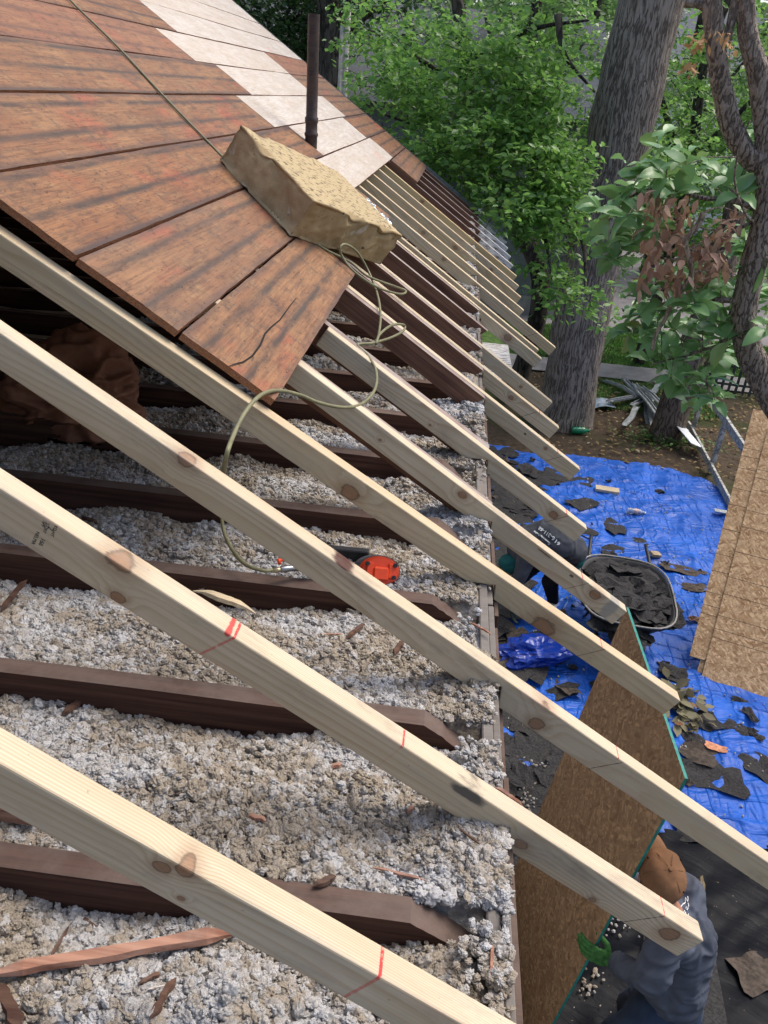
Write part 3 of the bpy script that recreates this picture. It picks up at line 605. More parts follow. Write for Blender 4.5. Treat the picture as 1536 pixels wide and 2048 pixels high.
# ------------------------------------------------------------------ splinters, scraps
SPL = old_wood('split_red_wood', (.20, .085, .055), (.46, .25, .17), (.42, .32, .27), .45, False); SPL2 = old_wood('dark_splinter_wood', (.07, .035, .025), (.14, .08, .055), (.2, .17, .15), .3, False)
PSL = pine(33.3, warm=.6)
def splinter(name, p, q, wd, th, mat, lab, cat, group=None, jag=1.0, rise=.0):
    M = frame(p, q); L = (Vector(q)-Vector(p)).length; n = 14; V = []; F = []; sd = p[0]*13+p[1]*7
    for i in range(n+1):
        t = i/n; e = min(1, .12+5*min(t, 1-t)*jag); b = noise.noise(Vector((t*3, sd, 0)))*wd*.3; e2 = e*(1+.5*noise.noise(Vector((t*11, sd, 4))))
        for (yy, zz_) in ((-.5, 0), (.5, 0), (.5*.8, 1), (-.5*.7, 1)): V.append(M @ Vector((t*L, yy*wd*e2+b, (zz_*th*e+rise*math.sin(t*PI)))))
    for i in range(n):
        for k_ in range(4): F.append((i*4+k_, i*4+(k_+1) % 4, i*4+4+(k_+1) % 4, i*4+4+k_))
    F.append((3, 2, 1, 0)); F.append((n*4, n*4+1, n*4+2, n*4+3))
    o = mesh(name, V, F, mat); tag(o, lab, cat, group); return o
def on_ins(px, py, up=.008):
    P = onz(px, py, 0)
    for _ in range(3): P = onz(px, py, hz(P.x, P.y)+up)
    return P
GS = 'splinters lying on the insulation'
splinter('wood_splinter', on_ins(-30, 1950, .015), on_ins(482, 1868, .02), .022, .010, SPL, 'long pinkish split strip of wood at the bottom left', 'splinter', GS, 1.2)
splinter('wood_splinter', on_ins(385, 1183, .03), on_ins(512, 1228, .02), .022, .010, PSL, 'fresh yellow torn chunk of pine tucked behind the stamped rafter', 'splinter', GS, .6, .01)
for a in [((0, 1222), (55, 1160), .014, SPL2, 'brown flat splinter at the left edge below the stamped rafter'), ((122, 1430), (172, 1398), .016, SPL2, 'short dark chip in front of the joist at left'),
          ((250, 1453), (340, 1422), .005, SPL2, 'thin dark stick, a long nail shape, left of centre'), ((745, 1735), (855, 1762), .006, SPL, 'thin red brown sliver pointing at the lower wall edge'),
          ((988, 1575), (1045, 1612), .009, SPL, 'bright red sliver poking out over the wall edge'), ((984, 1880), (982, 1962), .005, SPL, 'upright orange sliver at the end of the hacked joist'),
          ((692, 1278), (732, 1248), .012, SPL2, 'stubby brown chip below the nail gun joist'), ((632, 1270), (688, 1268), .004, SPL, 'needle thin splinter below the nail gun joist'),
          ((790, 1310), (806, 1282), .014, SPL2, 'brown nub of wood against the middle rafter'), ((940, 1245), (985, 1270), .006, SPL, 'orange sliver near the wall edge under the middle rafter'),
          ((300, 2040), (352, 1955), .012, SPL2, 'brown pointed shard at the bottom edge'), ((275, 1970), (325, 1945), .008, SPL2, 'black curled chip at the bottom left'),
          ((292, 1980), (340, 1970), .003, WHT, 'white matchstick sliver at the bottom left'), ((98, 1922), (142, 1848), .005, SPL2, 'dark twig leaning beside the long pink strip'),
          ((162, 1832), (198, 1862), .006, SPL2, 'dark twig near the top of the long pink strip'), ((565, 1860), (588, 1845), .006, SPL, 'small rust coloured chip left of the hacked joist'),
          ((495, 1632), (532, 1642), .010, SPL, 'rust chip with a pale top, centre of the insulation'), ((662, 1535), (684, 1530), .010, SPL, 'pinkish flake above the centre of the insulation'),
          ((815, 1628), (826, 1612), .010, SPL, 'tiny pink chip left of the dark smudged rafter'), ((628, 1775), (672, 1752), .012, SPL2, 'bent dark chip on top of the hacked joist'),
          ((0, 1965), (34, 2060), .020, SPL2, 'dark stick crossing the very bottom left corner'), ((350, 978), (400, 990), .012, SPL2, 'brown chip beside the hose near the second rafter'),
          ((165, 1035), (196, 1048), .014, SPL2, 'brown chip above the grade stamps'), ((915, 1655), (960, 1690), .004, SPL2, 'thin dark twig by the ragged wall corner')]:
    splinter('wood_splinter', on_ins(*a[0]), on_ins(*a[1]), a[2], min(.007, a[2]*.6), a[3], a[4], 'splinter', GS)
o = box('board_end', (-.95, .885, .0), (-.83, .93, .034), SPL, None, .002); tag(o, 'short reddish board end between the two lowest joists', 'board end')

# ------------------------------------------------------------------ stone slab on the boards
def stone():
    o2 = Vector((-.875, 3.26, H+.875*TA+.03)); s_ = Vector((CA, 0, -SA)); n_ = Vector((SA, 0, CA)); Yv = Vector((0, 1, 0))
    e1 = (-.852*s_+.523*Yv).normalized(); e2 = (.485*s_+.874*Yv).normalized(); L1, L2, T = .52, .80, .175
    bm = bmesh.new(); N = (56, 84, 20); vd = {}
    def vert(i, j, k_):
        key = (i, j, k_)
        if key not in vd:
            a, b, c = i/N[0], j/N[1], k_/N[2]; p = Vector((a*L1, b*L2, c*T)); q = p*1.0
            d = Vector((0, 0, 0)); side = 0
            if i == 0: d.x -= 1; side = 1
            if i == N[0]: d.x += 1; side = 1
            if j == 0: d.y -= 1; side = 1
            if j == N[1]: d.y += 1; side = 1
            if k_ == 0: d.z -= 1
            if k_ == N[2]: d.z += 1
            if d.length: d.normalize()
            rough = .010*noise.fractal(p*9, .8, 2.1, 5)+.012*noise.noise(p*4.2+Vector((3, 1, 2)))
            if side: q += d*(rough*1.25-.008-abs(min(0, noise.noise(p*14)))*.012)
            elif k_ == N[2]: q += d*(.0015*noise.fractal(p*26, .8, 2.1, 3))
            # chipped arrises
            ed = min(i, N[0]-i, j, N[1]-j)
            if ed <= 4 and k_ >= N[2]-5:
                ch = max(0, noise.noise(Vector((p.x*7+p.y*7, 2, 5)))-.02)*2.2; q.z -= ch*.020*(1-ed/5)*(1-(N[2]-k_)/6); q += Vector(((-d.x), -d.y, 0))*ch*.012*(1-(N[2]-k_)/6)
            if ed <= 2 and k_ == 0: q.z += .012*max(0, noise.noise(Vector((p.x*11+p.y*9, 7, 1))))
            if j >= N[1]-14: q.y -= .05*max(0, noise.noise(Vector((p.x*5, p.z*8, 4))))*(j-N[1]+14)/14
            vd[key] = bm.verts.new(o2+e1*q.x+e2*q.y+n_*q.z)
        return vd[key]
    for i in range(N[0]):
        for j in range(N[1]):
            for k_ in (0, N[2]):
                f = [vert(i, j, k_), vert(i+1, j, k_), vert(i+1, j+1, k_), vert(i, j+1, k_)]; bm.faces.new(f)
    for i in range(N[0]):
        for k_ in range(N[2]):
            for j in (0, N[1]): bm.faces.new([vert(i, j, k_), vert(i+1, j, k_), vert(i+1, j, k_+1), vert(i, j, k_+1)])
    for j in range(N[1]):
        for k_ in range(N[2]):
            for i in (0, N[0]): bm.faces.new([vert(i, j, k_), vert(i, j+1, k_), vert(i, j+1, k_+1), vert(i, j, k_+1)])
    bmesh.ops.recalc_face_normals(bm, faces=bm.faces)
    k = NT('tan_stone'); g = k.coord(); nn = k.n('NewGeometry').outputs['Normal']; tz = k.ma('MAXIMUM', k.vm('DOT_PRODUCT', nn, tuple(n_), out=1), 0)
    top = k.rng(tz, .85, .97); b = k.noise(g, 9, 6, .65); fine = k.noise(g, 180, 4, .7)
    # tooth marks run along the slab
    gx_ = k.vm('DOT_PRODUCT', g, tuple(e1), out=1); gy_ = k.vm('DOT_PRODUCT', g, tuple(e2), out=1); cc = k.n('CombineXYZ', X=k.ma('MULTIPLY', gx_, 95), Y=k.ma('MULTIPLY', gy_, 26), Z=0).outputs[0]
    dsh = k.rng(k.noise(cc, 1, 2, .5), .575, .63)
    c = k.mix(k.rng(b, .35, .65), (.51, .385, .22), (.41, .30, .16)); c = k.mix(k.rng(fine, .3, .7, .25, 0), c, (.2, .15, .09))
    c = k.mix(k.ma('MULTIPLY', top, k.rng(b, .3, .6, .25, .6)), c, (.54, .44, .27)); c = k.mix(k.ma('MULTIPLY', k.ma('MULTIPLY', dsh, top), .85), c, (.10, .085, .06))
    pit = k.rng(k.noise(g, 21, 3, .6), .68, .72); c = k.mix(k.ma('MULTIPLY', pit, .8), c, (.07, .06, .05)); wh = k.rng(k.noise(g, 7, 4, .5), .63, .70, 0, .75); c = k.mix(k.ma('MULTIPLY', wh, k.ma('SUBTRACT', 1, top)), c, (.60, .56, .48))
    h = k.ma('SUBTRACT', k.ma('ADD', fine, k.ma('MULTIPLY', b, .6)), k.ma('MULTIPLY', k.ma('ADD', k.ma('MULTIPLY', dsh, top), pit), 1.5))
    m_ = k.done(c, .95, k.bump(h, .8, .004), .1); o = bm_obj('stone_slab', bm, m_); 
    for f in o.data.polygons: f.use_smooth = True
    tag(o, 'thick tan rough edged stone slab resting on the brown roof boards', 'stone slab')
stone()
# vent pipe
PIP = old_wood('rusty_black_iron', (.045, .038, .036), (.085, .062, .052), (.16, .10, .075), .35, False, .55)
pb = onroof(622, 292, .02); pt = ony(628, 28, pb.y)
o = empty('vent_pipe', pb-Vector((0, 0, .25))); tag(o, 'tall dark rusty vent pipe standing through the pale and brown boards', 'pipe')
def rel(o, pts): return [Vector(p)-o.location for p in pts]
ax = (pt-pb).normalized(); R_ = 12/FPX*(pb-CAMP).dot(FW)
prof = [(-.25, 1), (.0, 1), (.055, 1.0), (.06, 1.12), (.075, 1.14), (.08, 1.0), (.13, .98), (.14, 1.10), (.165, 1.10), (.17, .93)]; Lp = (pt-pb).length
ring = [(pb+ax*t, R_*r) for t, r in prof if t <= .17] + [(pb+ax*t, R_*.93) for t in (.3, .45, Lp)]
V, F = tube_geo(rel(o, [a for a, _ in ring]), [b for _, b in ring], 24, cap=False); nn_ = len(V); V2, F2 = tube_geo(rel(o, [pb+ax*Lp, pb+ax*(Lp-.08)]), [R_*.93, R_*.8], 24, V, F, cap=False)
mesh('pipe', V2, F2, PIP, o, True)
bm = bmesh.new(); bmesh.ops.create_circle(bm, cap_ends=True, segments=24, radius=R_*.85, matrix=Matrix.Translation((pt-o.location)-ax*.06)); bm_obj('pipe_bore', bm, flat('black_void', (.01, .01, .01), .9), o)  # black disc stands in for the dark inside of the pipe
# crumpled foil
k = NT('crumpled_foil'); g = k.coord(); FOI = k.done((.72, .72, .74), .22, k.bump(k.noise(g, 60, 4, .6), .9, .006), .5, Metallic=.95)
c0 = onroof(752, 430, .045); V = []; F = []; n = 16; s_ = Vector((CA, 0, -SA)); n_ = Vector((SA, 0, CA)); Yv = Vector((0, 1, 0))
for i in range(n+1):
    for j in range(n+1):
        u = (i/n-.5)*.20*(1+.25*nz(j*.3, 1, 1, 4)); v = (j/n-.5)*.40*(1-.55*i/n); 
        V.append(c0+s_*u+Yv*(v+.05*nz(i*.3, j*.1, 1, 2))+n_*(.018*nz(i*.7, j*.7)+.012*nz(i*1.9, j*1.9, 1, 3)+.008))
for i in range(n):
    for j in range(n): a = i*(n+1)+j; F.append((a, a+n+1, a+n+2, a+1))
o = mesh('foil_scrap', V, F, FOI, None, True); tag(o, 'crumpled silver foil scrap on the brown board piece', 'foil scrap')

# ------------------------------------------------------------------ air hose
HOS = flat('olive_rubber', (.20, .19, .105), .45, 25, .15, spec=.35)
hp = [onroof(80, -70, .055), onroof(140, 0, .042), onroof(232, 90, .040), onroof(330, 195, .038), onroof(432, 300, .036), onroof(480, 350, .034), onroof(560, 430, .034), onroof(640, 492, .034), onroof(700, 524, .05),
      onroof(735, 552, .05), onroof(790, 573, .05), onroof(812, 582, .055), onroof(798, 588, .06), onroof(750, 572, .05), onroof(705, 540, .05), onroof(684, 512, .07), onroof(680, 495, .10), onroof(692, 489, .12), onroof(715, 505, .10), onroof(738, 545, .05),
      onroof(755, 590, .03), onroof(761, 630, .015), onroof(758, 665, .012), onroof(752, 688, .02), onroof(760, 668, .04), onroof(785, 650, .045), onroof(808, 650, .035), onroof(806, 662, .02), onroof(780, 676, .015), onroof(745, 686, .02), onroof(715, 690, .0),
      onroof(735, 710, .0), onroof(752, 742, .01), onroof(750, 778, .01), onroof(726, 806, .012), onroof(690, 815, .014), onroof(640, 806, .016), onroof(600, 790, .02), onroof(556, 781, .03), onroof(522, 790, .045), onroof(492, 822, .035), onroof(468, 868, .018)]
hp += [onroof(450, 925, -.01), onz(442, 1000, .03), onz(446, 1055, .035), onz(462, 1095, .05), onz(490, 1128, .058), onz(525, 1141, .060), onz(545, 1140, .058)]
hpts = catmull(hp, 7); o = tube('air_hose', hpts, [.0052]*len(hpts), HOS, None, 10); tag(o, 'olive air hose looping below the stone slab and ending at the nail gun', 'hose')
# ------------------------------------------------------------------ nail gun
def nailgun():
    ORG = flat('orange_plastic', (.78, .075, .02), .35, 20, .08); GRY = flat('grey_rubber', (.10, .10, .11), .6, 40, .2); STL = flat('steel', (.30, .31, .33), .35, 60, .15, metal=.9); BLK = flat('black_plastic', (.018, .018, .02), .5, 40, .2)
    B = onz(745, 1155, -.005); r = empty('nail_gun', (B.x, B.y, -.005)); tag(r, 'orange and grey pneumatic nail gun lying behind the rafter', 'nail gun')
    def at(px, py, dy=0): return ony(px, py, B.y+dy)-Vector(r.location)
    def az(px, py, z): return onz(px, py, z)-Vector(r.location)
    s = 1/FPX*(B-CAMP).dot(FW)
    ctr = at(757, 1142); Mx = Matrix((RT, FW.cross(RT)*-1, -FW)).transposed().to_4x4()
    # round cap facing the viewer and leaning a little to the right
    Mx = Matrix.Translation(ctr) @ Matrix.Rotation(.25, 4, 'Z') @ Matrix.Rotation(-.55, 4, 'X') @ Matrix.Rotation(.1, 4, 'Y')
    # cap built around local -Y (towards viewer)
    def disc(bm, R, y0, y1, n=28, flatb=.72, sc=1.0, pts=None):
        a = []; b = []
        for i in range(n):
            t = 2*PI*i/n; x = R*math.cos(t); z = R*math.sin(t)*flatb
            a.append(bm.verts.new(Mx @ Vector((x, y0, z)))); b.append(bm.verts.new(Mx @ Vector((x*sc, y1, z*sc))))
        bm.faces.new(a); bm.faces.new(list(reversed(b)))
        for i in range(n): bm.faces.new((a[(i+1) % n], a[i], b[i], b[(i+1) % n]))
    R0 = 44*s
    bm = bmesh.new(); disc(bm, R0, .085, .0); disc(bm, R0*1.0, .0, -.012, sc=.97); bmesh.ops.recalc_face_normals(bm, faces=bm.faces); bm_obj('housing', bm, GRY, r)
    bm = bmesh.new(); disc(bm, R0*.94, -.0125, -.032, sc=.86)
    for sx in (-1, 1): bm_box(bm, (sx*R0*.50-.010, -.040, -R0*.30), (sx*R0*.50+.010, -.028, R0*.38), .003, Mx)
    bm_box(bm, (-R0*.36, -.044, -R0*.42), (R0*.36, -.030, R0*.20), .005, Mx)
    bmesh.ops.recalc_face_normals(bm, faces=bm.faces); bm_obj('end_cap', bm, ORG, r)
    for (a, b) in ((-.62, .42), (.62, .42), (.60, -.32), (-.6, -.32)):
        bm = bmesh.new(); c = Mx @ Vector((a*R0, -.040, b*R0*.72))
        bmesh.ops.create_cone(bm, cap_ends=True, segments=14, radius1=.0062, radius2=.0055, depth=.010, matrix=Matrix.Translation(c) @ Mx.to_3x3().to_4x4() @ Matrix.Rotation(PI/2, 4, 'X')); bm_obj('bolt', bm, BLK, r)
    # handle and air fitting to the left
    tube('handle', [Mx @ Vector((-.01, .05, -.01)), at(690, 1138, .03), az(640, 1132, .045), az(606, 1133, .048)], [.020, .018, .016, .017], BLK, r, 14)
    tube('air_fitting', [az(612, 1133, .045), az(600, 1134, .050), az(575, 1137, .054), az(562, 1139, .056), az(560, 1139, .056)], [.0095, .0095, .009, .009, .007], STL, r, 6)
    tube('brass_coupling', [az(562, 1139, .056), az(556, 1140, .056), az(541, 1141, .056)], [.007, .0075, .006], flat('brass', (.42, .36, .22), .35, 60, .1, metal=.8), r, 6)
    tube('trigger_guard', [az(560, 1128, .05), az(557, 1121, .055), az(572, 1118, .05)], [.005, .006, .004], ORG, r, 8)
    # magazine and nose behind
    bm = bmesh.new(); MM = frame(at(738, 1108, .09), at(640, 1098, .10)); bm_box(bm, (0, -.012, -.03), (.16, .012, .012), .003, MM); bm_obj('magazine', bm, BLK, r)
    bm = bmesh.new(); MM = frame(at(600, 1150, .01), at(622, 1160, .03)); bm_box(bm, (0, -.008, -.008), (.03, .008, .008), .003, MM); bm_obj('trigger', bm, BLK, r)
nailgun()
# ------------------------------------------------------------------ big brown paper bag in the dark attic
def paper():
    c = Vector((-1.58, 2.72, .05)); bm = bmesh.new(); bmesh.ops.create_icosphere(bm, subdivisions=6, radius=1)
    for v in bm.verts:
        p = v.co.copy(); f = 1+.30*noise.noise(p*1.7+Vector((5, 2, 1))); q = p+Vector((noise.noise(p*2), noise.noise(p*2+Vector((4, 4, 4))), 0))*.4
        r_ = abs(noise.noise(Vector((q.x*1.2, q.y*3, q.z*3.6))))+.35*abs(noise.noise(Vector((q.x*3, q.y*6, q.z*8))+Vector((1, 1, 1)))); f -= .45*r_; p *= f
        v.co = Vector((p.x*.27, p.y*.24, max(p.z*.26, -.10)))+c
    k = NT('brown_kraft_paper'); g = k.coord(); nn = k.noise(g, 12, 6, .65)
    m_ = k.done(k.mix(k.rng(nn, .3, .7), (.20, .085, .048), (.27, .125, .075)), .6, k.bump(k.noise(g, 30, 5), .4, .006), .3)
    o = bm_obj('paper_bag', bm, m_, None, True); tag(o, 'big crumpled reddish brown paper bag in the dark attic at left', 'paper bag')
paper()
# ================================================================== THE YARD
def ground_mat():
    k = NT('bare_dirt_yard'); g = k.coord(); a = k.noise(g, .5, 6, .6); b = k.noise(g, 9, 6, .7); c_ = k.noise(g, 60, 5, .7)
    c = k.mix(k.rng(b, .3, .7), (.060, .045, .032), (.115, .085, .06)); c = k.mix(k.rng(c_, .55, .75, 0, .8), c, (.17, .13, .09)); c = k.mix(k.rng(a, .5, .65, 0, .75), c, (.045, .065, .02))
    lf = k.rng(k.noise(g, 24, 2, .5), .66, .72); c = k.mix(k.ma('MULTIPLY', lf, .5), c, (.20, .14, .05))
    return k.done(c, .95, k.bump(k.ma('ADD', b, c_), .8, .03), .1)
V = []; F = []
def grid(name, x0, x1, y0, y1, nx, ny, zf, mt, smooth=True, keep=None, jit=0):
    V = []; F = []; idx = {}
    for i in range(nx+1):
        for j in range(ny+1):
            x = lerp(x0, x1, i/nx); y = lerp(y0, y1, j/ny); idx[i, j] = len(V); V.append((x, y, zf(x, y)))
    for i in range(nx):
        for j in range(ny):
            if keep and not keep(lerp(x0, x1, (i+.5)/nx), lerp(y0, y1, (j+.5)/ny)): continue
            F.append((idx[i, j], idx[i+1, j], idx[i+1, j+1], idx[i, j+1]))
    return mesh(name, V, F, mt, None, smooth)
o = grid('ground', -150, 150, -30, 300, 60, 66, lambda x, y: G-.03, ground_mat()); tag(o, kind='structure')
o = grid('yard_soil', .0, 9, 3, 15.2, 90, 120, lambda x, y: G-.01+.03*nz(x, y, 1.3)+.012*nz(x, y, 6), bpy.data.materials['bare_dirt_yard']); tag(o, kind='structure')
GRS = flat('grass_green', (.085, .16, .03), .8, 9, .5, .5)
o = grid('lawn', -12, 16, 15.3, 18.0, 40, 10, lambda x, y: G+.004+.02*nz(x, y, 2), GRS); tag(o, kind='structure')
CON = flat('old_concrete', (.26, .24, .235), .9, 3, .22, .3)
o = grid('path', -12, 16, 14.35, 15.25, 30, 3, lambda x, y: G+.018, CON); tag(o, kind='structure')
ASP = flat('grey_driveway', (.20, .185, .19), .9, 2, .2, .3)
o = grid('driveway', 1.2, 30, 18.0, 31, 30, 20, lambda x, y: G+.008, ASP); tag(o, kind='structure')
# grass blades
def blades(name, n, x0, x1, y0, y1, h, mat, lab):
    V = np.zeros((n*3, 3)); x = rng.uniform(x0, x1, n); y = rng.uniform(y0, y1, n); a = rng.uniform(0, 6.28, n); hh = h*rng.uniform(.4, 1.2, n); w_ = .006+.004*rng.random(n)
    V[0::3] = np.stack([x-w_*np.cos(a), y-w_*np.sin(a), np.full(n, G)], 1); V[1::3] = np.stack([x+w_*np.cos(a), y+w_*np.sin(a), np.full(n, G)], 1)
    V[2::3] = np.stack([x+rng.normal(0, .03, n), y+rng.normal(0, .03, n), G+hh], 1); me = npmesh(name, V, np.arange(n*3).reshape(-1, 3), 3)
    o = link(name, me, mat); tag(o, lab, 'grass', None, 'stuff')
BLD = flat('grass_blade', (.10, .21, .035), .7, 3, .5)
blades('grass', 45000, 1.2, 8, 15.3, 17.9, .07, BLD, 'strip of mown green grass beyond the path behind the big trunk'); blades('grass', 7000, 2.4, 4.6, 12.6, 14.3, .05, BLD, 'thin grass around the heap of metal strips')
# bright weeds at the second trunk base, dead leaves
def leaflets(name, pts, sz, mat, lab, cat, kind='stuff', up=.8):
    n = len(pts); V, F = leaf_batch(np.array(pts), np.full(n, sz)*rng.uniform(.6, 1.3, n), up); me = npmesh(name, V, F, 4)
    tv = me.attributes.new('tint', 'FLOAT_VECTOR', 'POINT'); tv.data.foreach_set('vector', np.repeat(rng.random((n, 3)), LV, 0).astype(np.float32).ravel())
    o = link(name, me, mat); return tag(o, lab, cat, None, kind)
LV = 8
LSH = np.array([(0, 0, 0), (.30, .24, .03), (.62, .26, .02), (1.0, 0, -.10), (.62, -.26, .02), (.30, -.24, .03), (.33, 0, -.03), (.68, 0, -.05)])
LFC = np.array([(0, 6, 1, 1), (6, 7, 2, 1), (7, 3, 2, 2), (0, 5, 6, 6), (5, 4, 7, 6), (4, 3, 7, 7)])
LFC = np.array([(0, 6, 2, 1), (6, 7, 3, 2), (0, 5, 4, 6), (6, 4, 3, 7)])
def leaf_batch(P, S, up=.6, dirs=None, wid=1.0, droop=0.0):
    n = len(P); nrm = rng.normal(size=(n, 3))*(1-up); nrm[:, 2] += up*1.2; nrm /= np.linalg.norm(nrm, axis=1)[:, None]
    d = rng.normal(size=(n, 3)) if dirs is None else np.array(dirs)+rng.normal(size=(n, 3))*.25
    d[:, 2] -= droop; d -= (d*nrm).sum(1)[:, None]*nrm; d /= np.linalg.norm(d, axis=1)[:, None]+1e-9; b = np.cross(nrm, d)
    sh = LSH[None]*np.stack([S, S*wid*rng.uniform(.85, 1.15, n), S*rng.uniform(.4, 2.4, n)], 1)[:, None, :]
    V = P[:, None, :]+sh[:, :, 0:1]*d[:, None, :]+sh[:, :, 1:2]*b[:, None, :]+sh[:, :, 2:3]*nrm[:, None, :]
    F = (LFC[None]+np.arange(n)[:, None, None]*LV).reshape(-1, 4); return V.reshape(-1, 3), F
def leaf_mat(name, ca, cb, cc=None, trans=.35, rough=.42, spec=.45):
    k = NT(name); at = k.n('Attribute', {'attribute_name': 'tint'}); v = k.sep(at.outputs['Vector'])
    c = k.mix(v[0], ca, cb)
    if cc: c = k.mix(k.rng(v[1], .86, .95), c, cc)
    bf = k.n('NewGeometry').outputs['Backfacing']; c = k.mix(k.ma('MULTIPLY', bf, .35), c, tuple(min(1, x*1.5+.02) for x in cb))
    k.done(c, rough, None, spec); tr = k.n('BsdfTranslucent', Color=k.mix(.5, c, tuple(min(1, x*2.2) for x in cb))); mx = k.n('MixShader', Fac=trans)
    out = k.t.nodes['Material Output']; k.t.links.new(k.b.outputs[0], mx.inputs[1]); k.t.links.new(tr.outputs[0], mx.inputs[2]); k.t.links.new(mx.outputs[0], out.inputs[0]); return k.m
WEED = leaf_mat('weed_leaf', (.05, .12, .02), (.10, .20, .04)); DEAD = leaf_mat('fallen_leaf', (.16, .10, .045), (.28, .20, .09), (.35, .30, .2), .1, .8, .2)
b2 = onz(1332, 872, G)
leaflets('weeds', [(b2.x+random.gauss(0, .35), b2.y-.25+random.gauss(0, .18), G+.02+abs(random.gauss(0, .05))) for _ in range(500)], .06, WEED, 'low green weeds round the foot of the thin trunk', 'weeds')
leaflets('fallen_leaves', [(random.uniform(1.4, 6), random.uniform(10.2, 14.2), G+.035+.02*random.random()) for _ in range(900)], .07, DEAD, 'dry fallen leaves on the bare dirt beyond the blue tarp', 'leaves', up=.9)

# ------------------------------------------------------------------ tarpaulins
def ridges(x, y, s, ax, ay, o): p = Vector((x*ax*s+o, y*ay*s-o, o)); return (1-abs(noise.noise(p))*2)
def tarp_z(x, y):
    z = G+.022+.030*nz(x, y, 1.1, 3)+.020
    z += .055*max(0, ridges(x+.3*nz(x, y, 1), y, 1, 1.1, 3.0, 4)-.55)+.040*max(0, ridges(x-y*.5, y+x*.4, 1, 2.6, 1.3, 9)-.5)+.014*max(0, ridges(x, y, 2.3, 2.2, 1.1, 15)-.5)+.006*nz(x, y, 11, 8)+.003*nz(x, y, 27, 8)
    return z
def far_edge(x): return 10.32+.14*nz(x, 0, 1.2, 5)+.06*nz(x, 0, 4, 2)-max(0, x-2.9)**2*.9
def keepb(x, y): return y < far_edge(x) and x < 3.86-.10*max(0, y-8)+.05*nz(0, y, 2, 7)
def tarp_mat():
    k = NT('blue_tarpaulin'); g = k.coord(); n1 = k.noise(g, 3, 5, .6); wv = k.vm('ADD', g, k.vm('MULTIPLY', k.n('TexNoise', Vector=g, Scale=.9, Detail=1.).outputs['Color'], (.5, .5, .5)))
    def rid(vec, w_): n = k.noise(vec, 1, 2, .5); return k.rng(k.ma('ABSOLUTE', k.ma('SUBTRACT', n, .5)), 0, w_, 1, 0)
    r1 = rid(k.map(wv, (1.1, 4.5, 1), rot=(0, 0, .35)), .05); r2 = rid(k.map(wv, (6, 1.6, 1), (3, 1, 0), (0, 0, .9)), .06); r3 = rid(k.map(wv, (4, 13, 1), (8, 1, 0), (0, 0, -.3)), .08)
    c = k.mix(k.rng(n1, .3, .7), (.008, .078, .40), (.012, .118, .56)); ds = k.rng(k.noise(g, 5, 8, .75), .55, .72, 0, .55); c = k.mix(ds, c, (.07, .075, .09))
    sp = k.rng(k.noise(g, 46, 4, .7), .64, .68, 0, .85); c = k.mix(k.ma('MULTIPLY', sp, k.rng(k.noise(g, 2.5, 4), .42, .6)), c, (.03, .03, .032)); sp2 = k.rng(k.noise(k.map(g, off=(4, 2, 1)), 52, 3, .6), .72, .74, 0, .8); c = k.mix(sp2, c, (.5, .47, .42))
    h = k.ma('ADD', k.ma('MULTIPLY', r1, .7), k.ma('ADD', k.ma('MULTIPLY', r2, .45), k.ma('ADD', k.ma('MULTIPLY', r3, .10), k.ma('MULTIPLY', k.noise(g, 7, 4), .5))))
    return k.done(c, k.rng(n1, .3, .7, .38, .55), k.bump(h, .6, .03), .32)
o = grid('blue_tarp', .02, 3.9, 3.86, 10.5, 150, 240, tarp_z, tarp_mat(), True, keepb); tag(o, 'wrinkled blue tarp spread over the ground beside the house', 'tarp')
def plas_mat():
    k = NT('black_plastic_sheet'); g = k.coord(); gs = k.map(g, (1, 1, 1), rot=(0, 0, .5)); st = k.noise(k.map(gs, (1.2, 7, 1)), 1.6, 5, .6)
    du = k.rng(k.noise(k.map(gs, (1, 3.5, 1), (3, 1, 0)), 2.3, 6, .7), .58, .74, 0, .3); c = k.mix(du, (.006, .007, .010), (.035, .04, .048))
    sp = k.rng(k.noise(g, 42, 3, .6), .70, .73, 0, .7); c = k.mix(sp, c, (.3, .24, .17)); return k.done(c, k.rng(st, .3, .7, .30, .5), k.bump(k.ma('ADD', st, k.ma('MULTIPLY', k.noise(g, 5, 3), .5)), .35, .03), .05)
def plz(x, y):
    a = x*.87+y*.5; b = -x*.5+y*.87
    return tarp_z(x, min(y, 3.8))*0+G+.075+.05*max(0, ridges(a, b, 1, .7, 2.4, 3)-.5)+.03*max(0, ridges(a, b, 1, 1.2, 5, 8)-.5)+.02*nz(x, y, 2, 3)+.006*nz(x, y, 12, 2)
o = grid('black_plastic', .02, 4.4, -.6, 4.12, 130, 140, plz, plas_mat(), True, lambda x, y: y < 3.93-.04*x+.05*nz(x, 0, 3, 3)); tag(o, 'glossy black plastic sheet on the ground around the man in the tan cap', 'plastic sheet')

